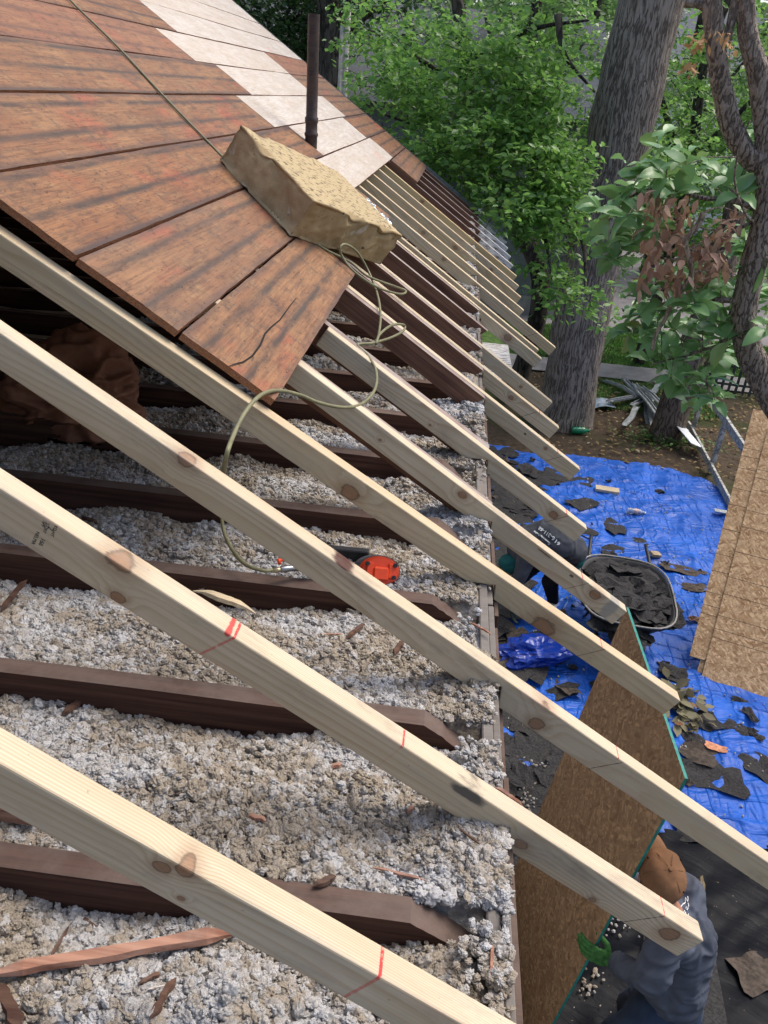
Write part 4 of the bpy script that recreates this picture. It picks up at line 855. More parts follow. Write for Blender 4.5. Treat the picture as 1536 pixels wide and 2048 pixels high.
# ------------------------------------------------------------------ torn shingles and litter on the tarps
SHG = flat('torn_shingle', (.034, .032, .032), .95, 60, .45, .9); SHB = flat('brown_felt_scrap', (.075, .058, .045), .95, 30, .4, .8)
def scrap(name, x, y, z, w_, h_, rot, mat, lab, cat, group=None, curl=.02, seed=0, n=11, ragged=.35, thick=.004, par=None, tilt=(0, 0)):
    V = []; F = []; R3 = Matrix.Rotation(rot, 3, 'Z') @ Matrix.Rotation(tilt[0], 3, 'X') @ Matrix.Rotation(tilt[1], 3, 'Y')
    rs = []
    for i in range(n*2):
        t = 2*PI*i/(n*2); c, s = math.cos(t), math.sin(t); r = 1/max(abs(c), abs(s)); r = min(r, 1.30)
        r *= 1-ragged*(.5+.9*noise.noise(Vector((c*1.8+seed, s*1.8, seed*.7)))) + .10*noise.noise(Vector((c*7+seed, s*7, 2))); rs.append((c*r, s*r))
    def P(a, b, lift): 
        xx, yy = a*w_/2, b*h_/2; zz = curl*(noise.noise(Vector((a*1.3+seed, b*1.3, 1)))+.5*a*a*math.sin(seed*3)) + lift; return R3 @ Vector((xx, yy, zz))+Vector((x, y, z))
    for lay in (thick, 0):
        V.append(P(0, 0, lay)); 
        for f in (.55, 1): V += [P(a*f, b*f, lay) for a, b in rs]
    m_ = n*2; K = 1+2*m_
    for i in range(m_):
        j = (i+1) % m_; F.append((0, 1+i, 1+j)); F.append((1+i, 1+m_+i, 1+m_+j, 1+j)); F.append((K, K+1+j, K+1+i)); F.append((K+1+i, K+1+j, K+1+m_+j, K+1+m_+i)); F.append((1+m_+i, K+1+m_+i, K+1+m_+j, 1+m_+j))
    o = mesh(name, V, F, mat, par); 
    if lab: tag(o, lab, cat, group)
    return o
GSH = 'torn dark shingle scraps on the tarps'
named = [(1226, 1053, .30, .30, .6, SHG, 'roughly square dark scrap on open blue tarp right of the pale offcut'), (1283, 1081, .22, .13, -.1, SHG, 'small neat rectangular scrap on open blue tarp above the wheelbarrow'), (1225, 1098, .36, .12, .1, SHG, 'long ragged scrap just above the wheelbarrow handles'),
         (1217, 1111, .16, .10, .2, SHG, 'small scrap between the wheelbarrow handles'), (1365, 1140, .55, .17, -.2, SHB, 'long brown felt strip right of the wheelbarrow'), (1300, 1138, .24, .22, .1, SHB, 'squarish brown felt scrap touching the long felt strip'),
         (1318, 1165, .20, .18, .5, SHG, 'roundish scrap right of the wheelbarrow rim'), (1393, 1176, .30, .15, .1, SHB, 'brown ragged scrap near the strand board stack, below the long felt strip'), (1253, 1127, .22, .12, .2, SHG, 'flat dark scrap left of the right wheelbarrow handle'),
         (1165, 1010, .38, .22, .6, SHG, 'pair of crumpled dark sheets left of the pale offcut'), (1130, 955, .75, .32, -.3, SHG, 'big dark scrap under the sixth pale tail'), (1060, 960, .9, .35, -.2, SHG, 'wide dark sheet in the shade between two tails'),
         (1322, 982, .16, .08, .1, SHG, 'little curled scrap near the far edge of the blue tarp'), (1160, 1060, .3, .3, 1, SHG, 'dark scrap touching the tail above the bending worker'), (1345, 1345, .25, .16, -.3, SHG, 'dark slab below the tip of the leaning board'),
         (1413, 1447, .20, .2, .6, SHG, 'dark square scrap on blue tarp right of the leaf heap'), (1386, 1475, .22, .36, .2, SHG, 'tall black scrap right of the leaning board edge'), (1392, 1512, .34, .18, -.4, SHB, 'brown black scrap beside the peach coloured chip'),
         (1425, 1562, .55, .26, -.1, SHG, 'widest black scrap right of the leaning board corner'), (1488, 1463, .34, .13, -.35, SHG, 'curled lens shaped scrap at the right on blue tarp'), (1496, 1437, .09, .16, .2, SHG, 'small half moon scrap at the right on blue tarp'),
         (1525, 1540, .28, .30, .7, SHG, 'black scrap cut by the right edge of the photo'), (1480, 1403, .16, .08, -.4, SHG, 'tiny scrap just under the strand board stack'), (1375, 1670, .20, .14, 0, SHG, 'black scrap where the blue tarp meets the black sheet'),
         (1330, 1330, .12, .10, .3, SHG, 'small scrap right of the leaning board tip'), (1355, 1360, .24, .10, -.4, SHG, 'thin black scrap under the strand board corner'), (1505, 1955, .3, .2, .4, SHB, 'brown stained scrap on the black plastic at the lower right')]
for j, (px, py, w_, h_, r_, mt, lb) in enumerate(named):
    z0 = G+.06; P_ = onz(px, py, z0); zz = (tarp_z if P_.y > 3.9 else plz)(P_.x, P_.y)+.012
    scrap('shingle_scrap', P_.x, P_.y, zz, w_*1.06, h_*1.35, r_, mt, lb, 'shingle scrap', GSH, .03, j*1.7)
n_s = 0
while n_s < 150:
    if random.random() < .74: x = abs(random.gauss(0, .55))+.1; y = random.uniform(3.2, 10.2)
    else: x = random.uniform(.8, 3.6); y = random.uniform(4.2, 9.6)
    if x > 3.4: continue
    big = x < 1.2; w_ = random.uniform(.18, .5) if big else random.uniform(.04, .10); h_ = w_*random.uniform(.4, .9)
    if not big and random.random() < .2: continue
    scrap('shingle_scrap', x, y, tarp_z(x, y)+random.uniform(.012, .05 if big else .016), w_, h_, random.uniform(0, 6.28), SHG if random.random() < .8 else SHB,
          'dark torn shingle lying in the shade near the foot of the wall' if big else 'small dark crumb of torn shingle on the open blue tarp', 'shingle scrap', 'shingle scraps near the wall' if big else 'shingle crumbs on the blue tarp', .04, n_s*2.3+50, 7, tilt=(random.gauss(0, .1), random.gauss(0, .1))); n_s += 1
for j in range(30):  # dark felt debris, added also to bring in the shade near the wall
    y = 3.7+j*.215+random.uniform(-.1, .1); x = random.uniform(.25, .95); 
    scrap('felt_sheet', x, y, tarp_z(x, y)+.006+.004*(j % 5), random.uniform(.5, .95), random.uniform(.35, .7), random.uniform(0, 3), SHG, 'large dark roofing felt piece added to darken the tarp along the foot of the wall', 'felt sheet', 'felt pieces along the foot of the wall', .04, j*5.3+200, 11, ragged=.3)
# crumbs of insulation fallen outside the wall
P = []; S = []
for _ in range(330):
    c = random.choice([(1050, 1600), (1065, 1580), (1075, 1640), (1110, 1200), (1080, 1540), (1330, 1900), (1180, 1960), (1230, 1830)]); q = onz(c[0]+random.gauss(0, 22), c[1]+random.gauss(0, 30), G+.09)
    if q.x < .1: continue
    P.append((q.x, q.y, (tarp_z if q.y > 3.95 else plz)(q.x, q.y)+.02)); S.append(random.uniform(.004, .012))
insulation(np.array(P), np.array(S), VARs, IF, 'insulation_crumbs', 'white crumbs of insulation fallen on the dark sheets below the wall', 'insulation')
P = []; S = []
for _ in range(700): q = (random.uniform(.3, 3.6), random.uniform(4, 9.8)); P.append((*q, tarp_z(*q)+.012)); S.append(random.uniform(.003, .010))
insulation(np.array(P), np.array(S), VARs, IF, 'litter', 'pale chips and crumbs scattered over the blue tarp', 'litter')

# small things on the ground
def onT(px, py, up=.02): P_ = onz(px, py, G+.05); return Vector((P_.x, P_.y, (tarp_z if P_.y > 3.9 else plz)(P_.x, P_.y)+up))
c = onT(1213, 985, .03); o = box('lumber_offcut', (-.15, -.055, -.02), (.15, .055, .02), pine(71, bright=.95), None, .003); o.location = c; o.rotation_euler = (.1, 0, -.12); tag(o, 'pale short lumber offcut lying alone on the blue tarp', 'offcut')
c = onT(1308, 1118, .03); o = box('lumber_offcut', (-.06, -.04, -.02), (.06, .04, .02), flat('sawn_block', (.36, .27, .18), .8, 30, .3), None, .004); o.location = c; o.rotation_euler = (.1, .2, .4); tag(o, 'small tan block of wood by the right wheelbarrow handle', 'offcut')
c = onT(1430, 1505, .02); scrap('wood_chip', c.x, c.y, c.z, .2, .09, -.2, flat('peach_wood', (.55, .24, .13), .8, 30, .3), 'peach coloured wood chip beside a brown black scrap', 'wood chip', None, .02, 9)
c = onT(1388, 1243, .03); scrap('wood_chip', c.x, c.y, c.z, .16, .07, .2, flat('tan_bark', (.34, .20, .12), .8, 30, .3), 'curled tan chip close to the strand board stack', 'wood chip', None, .04, 19)
def bottle(px, py, L, R0, rot, mt, capm, lab, labm=None, z=None):
    c = onz(px, py, G+.05); c.z = (tarp_z(c.x, c.y) if c.y < 10.2 else G+.02)+R0*.9; r = empty('plastic_bottle', c, (0, 0, rot)); tag(r, lab, 'bottle')
    prof = [(-.5, .55), (-.49, .9), (-.44, 1), (-.38, .92), (-.32, 1), (-.1, 1), (-.05, .94), (0, 1), (.15, 1), (.28, .8), (.38, .42), (.43, .36), (.5, .36)]
    V, F = tube_geo([(t*L, .004*math.sin(t*20), 0) for t, _ in prof], [R0*q for _, q in prof], 16); mesh('bottle_body', V, F, mt, r, True)
    V, F = tube_geo([(.455*L, 0, 0), (.53*L, 0, 0)], [R0*.42]*2, 12); mesh('cap', V, F, capm, r)
    if labm: V, F = tube_geo([(-.12*L, 0, 0), (.12*L, 0, 0)], [R0*1.02]*2, 16, cap=False); mesh('label_wrap', V, F, labm, r, True)
GRN = flat('green_plastic', (.0, .30, .12), .12, 5, .2, spec=.8); GRN.node_tree.nodes['Principled BSDF'].inputs['Transmission Weight'].default_value = .4
CLR = flat('clear_plastic', (.75, .78, .8), .1, 5, .1, spec=.8); CLR.node_tree.nodes['Principled BSDF'].inputs['Transmission Weight'].default_value = .7
bottle(1160, 863, .27, .055, .15, GRN, flat('green_cap', (.0, .2, .08)), 'green plastic bottle lying on dirt at the foot of the big trunk')
bottle(1270, 1030, .22, .035, -.1, CLR, flat('white_cap', (.7, .7, .7)), 'clear bottle with a white and pink label on the blue tarp', flat('pink_white_label', (.62, .42, .38), .5, 60, .5))
# blue plastic bag
def bag():
    c = onT(1062, 1322, .06); bm = bmesh.new(); bmesh.ops.create_icosphere(bm, subdivisions=4, radius=1)
    for v in bm.verts:
        p = v.co.copy(); f = 1+.4*noise.noise(p*1.4+Vector((3, 3, 3)))-.35*abs(noise.noise(p*3.1)); p *= f; v.co = Vector((p.x*.33+p.z*.05, p.y*.22, max(p.z*.15, -.08)+ .10*max(0, p.x)))+c
    k = NT('shaded_blue_bag_film'); g = k.coord(); m_ = k.done(k.mix(k.noise(g, 6, 4), (.003, .022, .22), (.007, .045, .36)), .28, k.bump(k.vor(g, 11), .7, .03), .5)  # blues darkened in the colour for the shade the bag lies in
    o = bm_obj('plastic_bag', bm, m_); [setattr(f, 'use_smooth', False) for f in o.data.polygons]; tag(o, 'crumpled blue plastic bag on the dark ground below the middle rafters', 'bag')
bag()
# heap of brown leaves beside the leaning board
c = onT(1362, 1425, .03); P = [(c.x+random.gauss(0, .10), c.y+random.gauss(0, .13), c.z+abs(random.gauss(0, .03))) for _ in range(90)]
leaflets('leaf_heap', P, .12, leaf_mat('dry_olive_leaf', (.10, .085, .045), (.22, .20, .12), (.2, .1, .05), .1, .7, .3), 'heap of dry olive leaves and twigs beside the leaning board', 'leaves', up=.7)
MTL = flat('aluminium_strip', (.42, .44, .46), .4, 14, .3, metal=.5)
# metal ruler and black case at the bottom right
p_, q_ = onT(1392, 1995, .03), onT(1420, 2100, .03); M = frame(p_, q_); o = box('metal_rule', (0, -.02, 0), ((q_-p_).length, .02, .004), MTL, None, 0, M); tag(o, 'thin metal strip on the black plastic beside the crouching man', 'metal strip')
o = box('felt_sheet', (-.2, -.35, 0), (.2, .35, .006), SHG); o.location = onT(1365, 2030, .03); o.rotation_euler = (0, 0, -.1); tag(o, 'dark rectangular felt sheet at the bottom edge beside the metal strip', 'felt sheet')
# ------------------------------------------------------------------ oriented strand board
def osb_mat(name, ca, cb, cc, sc=1.0, grid_=None, dark=0):
    k = NT(name); g = k.coord(); wv = k.vm('ADD', g, k.vm('MULTIPLY', k.n('TexNoise', Vector=g, Scale=9., Detail=3.).outputs['Color'], (.055, .055, .055)))
    c = None
    for (rot, s1, s2, off) in ((.3, 9, 34, 0), (1.25, 13, 36, 5), (-.7, 12, 44, 9), (2.0, 10, 30, 14), (.8, 15, 40, 21)):
        vn = k.n('TexVoronoi', Vector=k.map(k.map(wv, rot=(0, 0, rot)), (s1*sc, s2*sc, 8), (off, off*.7, 0)), Scale=1.0, Randomness=1.); r = k.sep(vn.outputs['Color'])
        col = k.ramp(r[0], [(0, cc), (.25, cb), (.6, ca), (1, tuple(min(1, x*1.4) for x in ca))]); gr = k.noise(k.map(k.map(wv, rot=(0, 0, rot)), (20*sc, 300*sc, 8), (off, 0, 0)), 1, 2); col = k.mix(k.rng(gr, .3, .7, .25, 0), col, cc)
        e = k.rng(vn.outputs['Distance'], .42, .75, 1, .55); col = k.mix(k.ma('SUBTRACT', 1, e), col, cc)
        c = col if c is None else k.mix(k.rng(r[1], .52, .60), c, col)
    if grid_:
        s = k.sep(g)
        for ax, per, off in grid_:
            l = k.ma('ABSOLUTE', k.ma('SUBTRACT', k.ma('FRACT', k.ma('ADD', k.ma('MULTIPLY', s[ax], 1/per), off)), .5)); c = k.mix(k.ma('MULTIPLY', k.rng(l, .0035/per*.5, .0035/per, 1, 0), .85), c, (.03, .025, .03))
    hb = k.noise(g, 60, 4); return k.done(c, .75, k.bump(hb, .4, .003), .25)
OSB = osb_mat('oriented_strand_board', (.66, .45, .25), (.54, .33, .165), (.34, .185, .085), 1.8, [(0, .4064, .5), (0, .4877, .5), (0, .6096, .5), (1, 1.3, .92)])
OSD = osb_mat('oriented_strand_board_back_shaded', (.33, .205, .11), (.27, .160, .082), (.20, .112, .055), 1.7)  # panel back, coloured darker for the shadow it stands in
OSE = flat('strand_board_edge', (.34, .20, .10), .85, 60, .4); TEAL = flat('teal_painted_edge', (.02, .22, .18), .6, 30, .25)
ZS = -2.2
def stack():
    "strand boards leaning back on a trestle, feet on the ground"
    p0 = onz(1401, 1362, G+.03); u = (onz(1536, 1405, G+.03)-p0).normalized(); d = ray(1536, 858); q = CAMP+d*((p0-CAMP).dot(u)/d.dot(u)); x = (q-p0).normalized(); y = x.cross(u).cross(x).normalized(); n = x.cross(y)
    if n.dot(CAMP-p0) < 0: n = -n
    bas = Matrix((x, y, n)).transposed(); c2 = CAMP+ray(1379, 1312)*((p0-n*.013-CAMP).dot(n)/ray(1379, 1312).dot(n)); o2 = (c2-p0)
    for i in range(7):
        r_ = (0, -.012, .01, -.02, .015, 0, .01)[i]; off = (Vector((0, 0, 0)), o2, x*.05-y*.045, x*.02+y*.03, y*.02, x*.0+y*.05, y*.01)[i]
        M = (bas @ Matrix.Rotation(r_, 3, 'Z')).to_4x4(); M.translation = p0+off-n*(.0126*i if i != 1 else 0)
        ys = 1 if y.dot(u) > 0 else -1
        o = box('strand_board_sheet', (0, 0, -.0118), (2.44, 1.22, 0), [OSB, OSE], None, 0); o.matrix_world = M
        for f in o.data.polygons:
            if abs(f.normal.z) < .5: f.material_index = 1
        tag(o, ('frontmost strand board sheet leaning at the right edge', 'second leaning strand board sheet, its corner sticking out to the left')[i] if i < 2 else 'strand board sheet further back in the leaning stack', 'strand board', 'strand boards leaning at the right')
    c = p0+x*1.55+u*.75-n*.12; r = empty('trestle', (c.x, c.y, G)); tag(r, 'wooden trestle propping the leaning strand boards from behind', 'trestle')
    M = frame(Vector((0, 0, 0)), u); top = c.z-G-.06
    box('beam', (-.45, -.045, top-.09), (.5, .045, top), PSL, r, .002, M)
    for sx in (-.4, .4):
        for sy in (-1, 1): box('leg', (-.04, -.018, 0), (.04, .018, top-.03), PSL, r, .002, M @ Matrix.Translation((sx, sy*.26, 0)) @ Matrix.Rotation(sy*.2, 4, 'X'))
stack()
def leaning():
    zt = -1.0; a = onz(1255, 1215, zt); b = onz(1373, 1557, zt); n = 1; dn = Vector((-.119, .039, -.992)).normalized(); L = (zt-(G+.09))/-dn.z*-1
    L = abs((zt-(G+.09))/dn.z); x = (b-a); wd = x.length; x.normalize(); y = dn-x*dn.dot(x); y.normalize(); nn_ = x.cross(y); M = Matrix((x, y, nn_)).transposed().to_4x4(); M.translation = a
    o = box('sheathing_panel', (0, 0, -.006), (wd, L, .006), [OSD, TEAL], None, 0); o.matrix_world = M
    for f in o.data.polygons:
        if abs(f.normal.z) < .5: f.material_index = 1
    tag(o, 'brown strand board panel with teal edges held upright by the man in the tan cap', 'strand board'); return M, wd, L
PM, PW, PLn = leaning()
# ------------------------------------------------------------------ wheelbarrow heaped with old shingles
def wheelbarrow():
    WBM = flat('wheelbarrow_black_tray', (.02, .02, .022), .5, 30, .3); WBR = flat('worn_pale_rim', (.26, .25, .23), .5, 60, .3); c = onz(1245, 1205, G+.45); c.z = G+.05
    r = empty('wheelbarrow', c, (0, 0, -.10)); tag(r, 'black wheelbarrow heaped with torn dark shingles on the blue tarp', 'wheelbarrow')
    def ring(z, sx, sy, oy): return [(sx*(abs(math.cos(t))**.6)*math.copysign(1, math.cos(t)), sy*(abs(math.sin(t))**.6)*math.copysign(1, math.sin(t))+oy, z) for t in [2*PI*i/32 for i in range(32)]]
    levels = [(.22, .20, .28, .04), (.30, .27, .38, .02), (.48, .38, .52, 0), (.55, .41, .56, -.02), (.55, .39, .54, -.02), (.47, .36, .50, 0), (.32, .25, .36, .02), (.235, .18, .26, .04)]
    V = []; F = []
    for l in levels: V += ring(*l)
    for i in range(len(levels)-1):
        for k_ in range(32): F.append((i*32+k_, i*32+(k_+1) % 32, i*32+32+(k_+1) % 32, i*32+32+k_))
    F.append(tuple(reversed(range(32)))); F.append(tuple(range((len(levels)-1)*32, len(levels)*32))); mesh('tray', V, F, WBM, r, True)
    rp = ring(.56, .415, .565, -.02); tube('rim', rp+[rp[0]], .008, WBR, r, 8)
    for sx in (-1, 1):
        tube('handle', catmull([(sx*.10, -.72, .12), (sx*.22, -.25, .22), (sx*.27, .3, .30), (sx*.29, .62, .46), (sx*.27, .95, .52)], 5), .017, flat('black_handle', (.02, .02, .022), .5), r, 10)
        tube('leg', catmull([(sx*.24, .05, .26), (sx*.26, .25, .02), (sx*.26, .45, .02), (sx*.27, .5, .40)], 4), .012, WBM, r, 8)
    w_ = empty('wheel', (0, -.78, .17)); w_.parent = r
    V = []; F = []
    for i in range(28):
        t = 2*PI*i/28
        for j in range(10): s = 2*PI*j/10; rr = .15+.045*math.cos(s); V.append((.045*math.sin(s), rr*math.cos(t), rr*math.sin(t)))
    for i in range(28):
        for j in range(10): F.append((i*10+j, i*10+(j+1) % 10, ((i+1) % 28)*10+(j+1) % 10, ((i+1) % 28)*10+j))
    mesh('tyre', V, F, WBM, w_, True)
    bm = bmesh.new(); bmesh.ops.create_cone(bm, cap_ends=True, segments=20, radius1=.11, radius2=.11, depth=.04, matrix=Matrix.Rotation(PI/2, 4, 'Y')); bm_obj('hub', bm, MTL, w_)
    R2 = Matrix.Rotation(-.10, 3, 'Z')
    for i in range(70):
        t = random.random(); a = random.uniform(0, 6.28); rr = random.random()**.5; x, y = .42*rr*math.cos(a), .58*rr*math.sin(a)-.02; zz = .42+.16*(1-rr*rr)+random.uniform(-.02, .04); q = R2 @ Vector((x, y, 0))
        scrap('shingle_scrap', c.x+q.x, c.y+q.y, c.z+zz, random.uniform(.2, .42), random.uniform(.16, .30), random.uniform(0, 6.28), SHG, 'torn shingle in the heap filling the black wheelbarrow', 'shingle scrap', 'shingles heaped in the wheelbarrow', .06, i*3.1+7, 6, tilt=(random.gauss(0, .22), random.gauss(0, .22)), ragged=.2)
wheelbarrow()
# ------------------------------------------------------------------ heap of gutter strips
GM = 'metal strips heaped under the trees'
strips = [((1208, 762), (1290, 800)), ((1215, 808), (1305, 785)), ((1222, 806), (1306, 782)), ((1247, 758), (1300, 800)), ((1270, 765), (1320, 830)), ((1283, 770), (1322, 812)), ((1290, 800), (1296, 850)), ((1298, 800), (1304, 848)),
          ((1250, 855), (1276, 810)), ((1265, 812), (1310, 778)), ((1305, 785), (1328, 752)), ((1275, 775), (1318, 838)), ((1300, 805), (1316, 840)), ((1280, 785), (1310, 800)), ((1237, 775), (1275, 790))]
SL = ['dark bent metal strip lying left over the heap', 'long pale metal strip crossing the heap from the left', 'grey gutter strip lying along the long pale strip', 'metal strip running down from the top of the heap', 'metal strip fanning out to the lower right',
      'bright metal strip nearest the thin trunk, upper one', 'left one of two strips pointing straight at the viewer', 'right one of two strips pointing straight at the viewer', 'crumpled metal strip at the lowest left end of the heap', 'strip slanting across the middle of the heap',
      'thin strip sticking up at the upper right of the heap', 'long strip partly under the fan of the heap', 'short strip at the lower right of the heap', 'short strip buried in the middle of the heap', 'short dull strip at the upper left of the heap']
for i, (p, q) in enumerate(strips):
    z0 = G+.05+.03*(i % 6); a = onz(*p, z0); b = onz(*q, z0+.03*((i*7) % 3)); M = frame(a, b); L = (b-a).length; w_ = .085; bm = bmesh.new()
    pr = [(-w_/2, .03), (-w_/2, 0), (w_/2, 0), (w_/2, .022), (w_/2-.012, .022)]; n = 8; VV = []
    for k_ in range(n+1): VV.append([bm.verts.new(M @ Vector((L*k_/n, y+.012*math.sin(k_*.9+i), z+.03*math.sin(k_/n*3+i)))) for y, z in pr])
    for k_ in range(n):
        for j in range(len(pr)-1): bm.faces.new((VV[k_][j], VV[k_+1][j], VV[k_+1][j+1], VV[k_][j+1]))
    o = bm_obj('metal_strip', bm, MTL); md = o.modifiers.new('t', 'SOLIDIFY'); md.thickness = .003; tag(o, SL[i], 'metal strip', GM)
c = onz(1190, 812, G); scrap('plastic_sheet', c.x, c.y, G+.06, .75, .55, .1, flat('cloudy_plastic_film', (.30, .36, .42), .25, 12, .4, .8), 'cloudy clear plastic sheet between the big trunk and the metal strips', 'plastic sheet', None, .10, 4, 14)
# ------------------------------------------------------------------ weathered white railing lying by the yard edge
RW = (lambda k: k.done(k.mix(k.rng(k.noise(k.map(k.coord(), (4, 9, 9)), 3, 6, .75), .42, .55), (.16, .15, .13), (.50, .49, .455)), .8))(NT('flaking_white_paint'))
def railing():
    a0 = onz(1340, 800, G+.05); r = empty('wooden_railing', (0, 0, 0)); tag(r, 'weathered white wooden railing standing slanted at the right of the yard', 'railing')
    def bar(p, q, w_, t, nm): M = frame(p, q); box(nm, (0, -t/2, -w_/2), ((q-p).length, t/2, w_/2), RW, r, .003, M)
    b1, b2_ = onz(1376, 848, G+.12), onz(1474, 1032, G+.12); bar(b1, b2_, .10, .035, 'bottom_rail'); d = (b2_-b1)
    # top rail right above the bottom one
    def above(t, px, py): 
        P_ = b1+d*t; best = min(range(5, 140), key=lambda s: abs(pix((P_.x, P_.y, P_.z+s*.01))[1]-py)); return Vector((P_.x, P_.y, P_.z+best*.01))
    bar(Vector((b1.x, b1.y, G+.82)), Vector((b2_.x, b2_.y, G+.82))+d*.1, .11, .04, 'top_rail')
    for t in (.06, .50, .97): P_ = b1+d*t; bar(Vector((P_.x+.04, P_.y, G)), Vector((P_.x+.04, P_.y, G+.80)), .09, .05, 'post')
railing()
for (a, b, w_, lb) in (((1362, 855), (1393, 892), .22, 'bright white vinyl panel leaning on the railing foot'), ((1358, 846), (1376, 862), .12, 'small white vinyl piece behind the bright panel')):
    p = onz(*a, G+.25); q = onz(*b, G+.18); M = frame(p, q, (.3, .3, 1)); o = box('vinyl_panel', (0, -w_/2, 0), ((q-p).length, w_/2, .012), flat('white_vinyl', (.78, .79, .80), .4, 5, .05), None, .002, M); tag(o, lb, 'panel')
o = box('board_strip', (-.02, -.04, 0), (.7, .04, .02), MTL, None, 0, frame(onz(1432, 1023, G+.1), onz(1475, 1030, G+.1))); tag(o, 'grey strip poking out from under the far end of the strand board stack', 'metal strip')
# picket fence at the right
PK = flat('dark_picket', (.045, .05, .045), .8, 20, .3)
r = empty('picket_fence', (5.0, 14.2, G)); tag(r, 'low dark picket fence beyond the dirt at the right', 'fence')
for i in range(34):
    x = -.9+i*.125; M = Matrix.Translation((x, x*-.10, 0)); bm = bmesh.new(); vs = bm_box(bm, (-.022, -.010, .0), (.022, .010, .62), 0, None)
    for v in vs:
        if v.co.z > .5 and abs(v.co.x) > .01: v.co.z -= .03
    bmesh.ops.transform(bm, matrix=M, verts=bm.verts); bm_obj('picket', bm, PK, r)
for z in (.15, .48): box('fence_rail', (0, .0, z), (4.3, .02, z+.04), PK, r, 0, Matrix.Translation((-1, .105, 0)) @ Matrix.Rotation(-.0997, 4, 'Z'))
# ================================================================== TREES AND FAR HOUSES
def bark_mat(name, ca, cb, fs=9, vs=1.6, depth=.02, moss=0):
    k = NT(name); g = k.coord(); wv = k.vm('ADD', g, k.vm('MULTIPLY', k.n('TexNoise', Vector=g, Scale=5., Detail=3.).outputs['Color'], (.06, .06, .06)))
    n0 = k.noise(k.map(wv, (fs, fs, vs)), 1, 2, .5); r = k.rng(k.ma('ABSOLUTE', k.ma('SUBTRACT', n0, .5)), .0, .11); n1 = k.noise(k.map(wv, (fs*1.9, fs*1.9, vs*2.6), (5, 3, 1)), 1, 2, .5); r1 = k.rng(k.ma('ABSOLUTE', k.ma('SUBTRACT', n1, .5)), 0, .10)
    n = k.noise(k.map(wv, (30, 30, 12)), 1, 5, .7); h = k.ma('ADD', k.ma('MULTIPLY', r, .7), k.ma('ADD', k.ma('MULTIPLY', r1, .35), k.ma('MULTIPLY', n, .45)))
    c = k.mix(k.rng(h, .35, 1.1), ca, cb); c = k.mix(k.rng(k.noise(g, 2, 4), .5, .7, 0, .35), c, tuple(x*1.4 for x in cb))
    if moss: c = k.mix(k.rng(k.noise(g, 3, 5), .55, .7, 0, moss), c, (.10, .13, .05))
    return k.done(c, .9, k.bump(h, 1.0, depth), .15)
BK1 = bark_mat('furrowed_grey_bark', (.11, .09, .072), (.35, .295, .245), 25, 2.4, .016); BK2 = bark_mat('rough_brown_bark', (.10, .08, .066), (.33, .275, .23), 36, 10, .010); BK3 = bark_mat('dark_bark', (.03, .026, .022), (.10, .085, .07), 9, 2, .02)
BK4 = bark_mat('thin_trunk_bark', (.07, .052, .04), (.20, .155, .12), 22, 5, .012)
GA = (.030, .075, .014); GB = (.075, .165, .028)
LF1 = leaf_mat('mid_green_leaf', (.055, .145, .028), (.18, .34, .075), (.30, .44, .12), .42, .34, .5); LF2 = leaf_mat('magnolia_leaf', (.085, .195, .065), (.17, .32, .11), (.22, .27, .08), .25, .36, .5)
LF3 = leaf_mat('hazy_far_leaf', (.055, .115, .035), (.13, .235, .075), (.16, .26, .08), .35, .5); LF4 = leaf_mat('dark_leaf', (.018, .050, .014), (.035, .085, .022), None, .25, .5)  # far leaf greens paled and greyed to stand in for haze
BRL = leaf_mat('withered_leaf', (.20, .11, .075), (.44, .28, .20), (.58, .42, .30), .15, .7, .2); TAN = leaf_mat('withered_tan_leaf', (.40, .20, .09), (.55, .34, .17), None, .2, .7, .2)
BX = [(t, math.sin(PI*min(1, t**.85))**.75*.27*(1-.15*t), .10*math.sin(t*2.2)-.16*t*t) for t in [i/8 for i in range(9)]]
BSH = np.array([(t, s_*w_, z+abs(s_)*.05*(w_/.27)+.012*math.sin(t*19)*abs(s_)) for t, w_, z in BX for s_ in (-1, -.5, 0, .5, 1)]); BFC = np.array([(i*5+j, i*5+j+1, i*5+j+6, i*5+j+5) for i in range(8) for j in range(4)])
def leafmesh(name, P, S, mat, parent, up=.6, dirs=None, wid=1.0, droop=0.0, big=False):
    global LSH, LFC, LV
    sv_ = (LSH, LFC, LV)
    if big: LSH, LFC, LV = BSH, BFC, 45
    o = leafmesh_(name, P, S, mat, parent, up, dirs, wid, droop); LSH, LFC, LV = sv_; return o
def leafmesh_(name, P, S, mat, parent, up=.6, dirs=None, wid=1.0, droop=0.0):
    P = np.array(P); n = len(P); V, F = leaf_batch(P, S, up, dirs, wid, droop); me = npmesh(name, V, F, 4)
    tv = me.attributes.new('tint', 'FLOAT_VECTOR', 'POINT'); tv.data.foreach_set('vector', np.repeat(rng.random((n, 3)), LV, 0).astype(np.float32).ravel())
    return link(name, me, mat, parent, True)
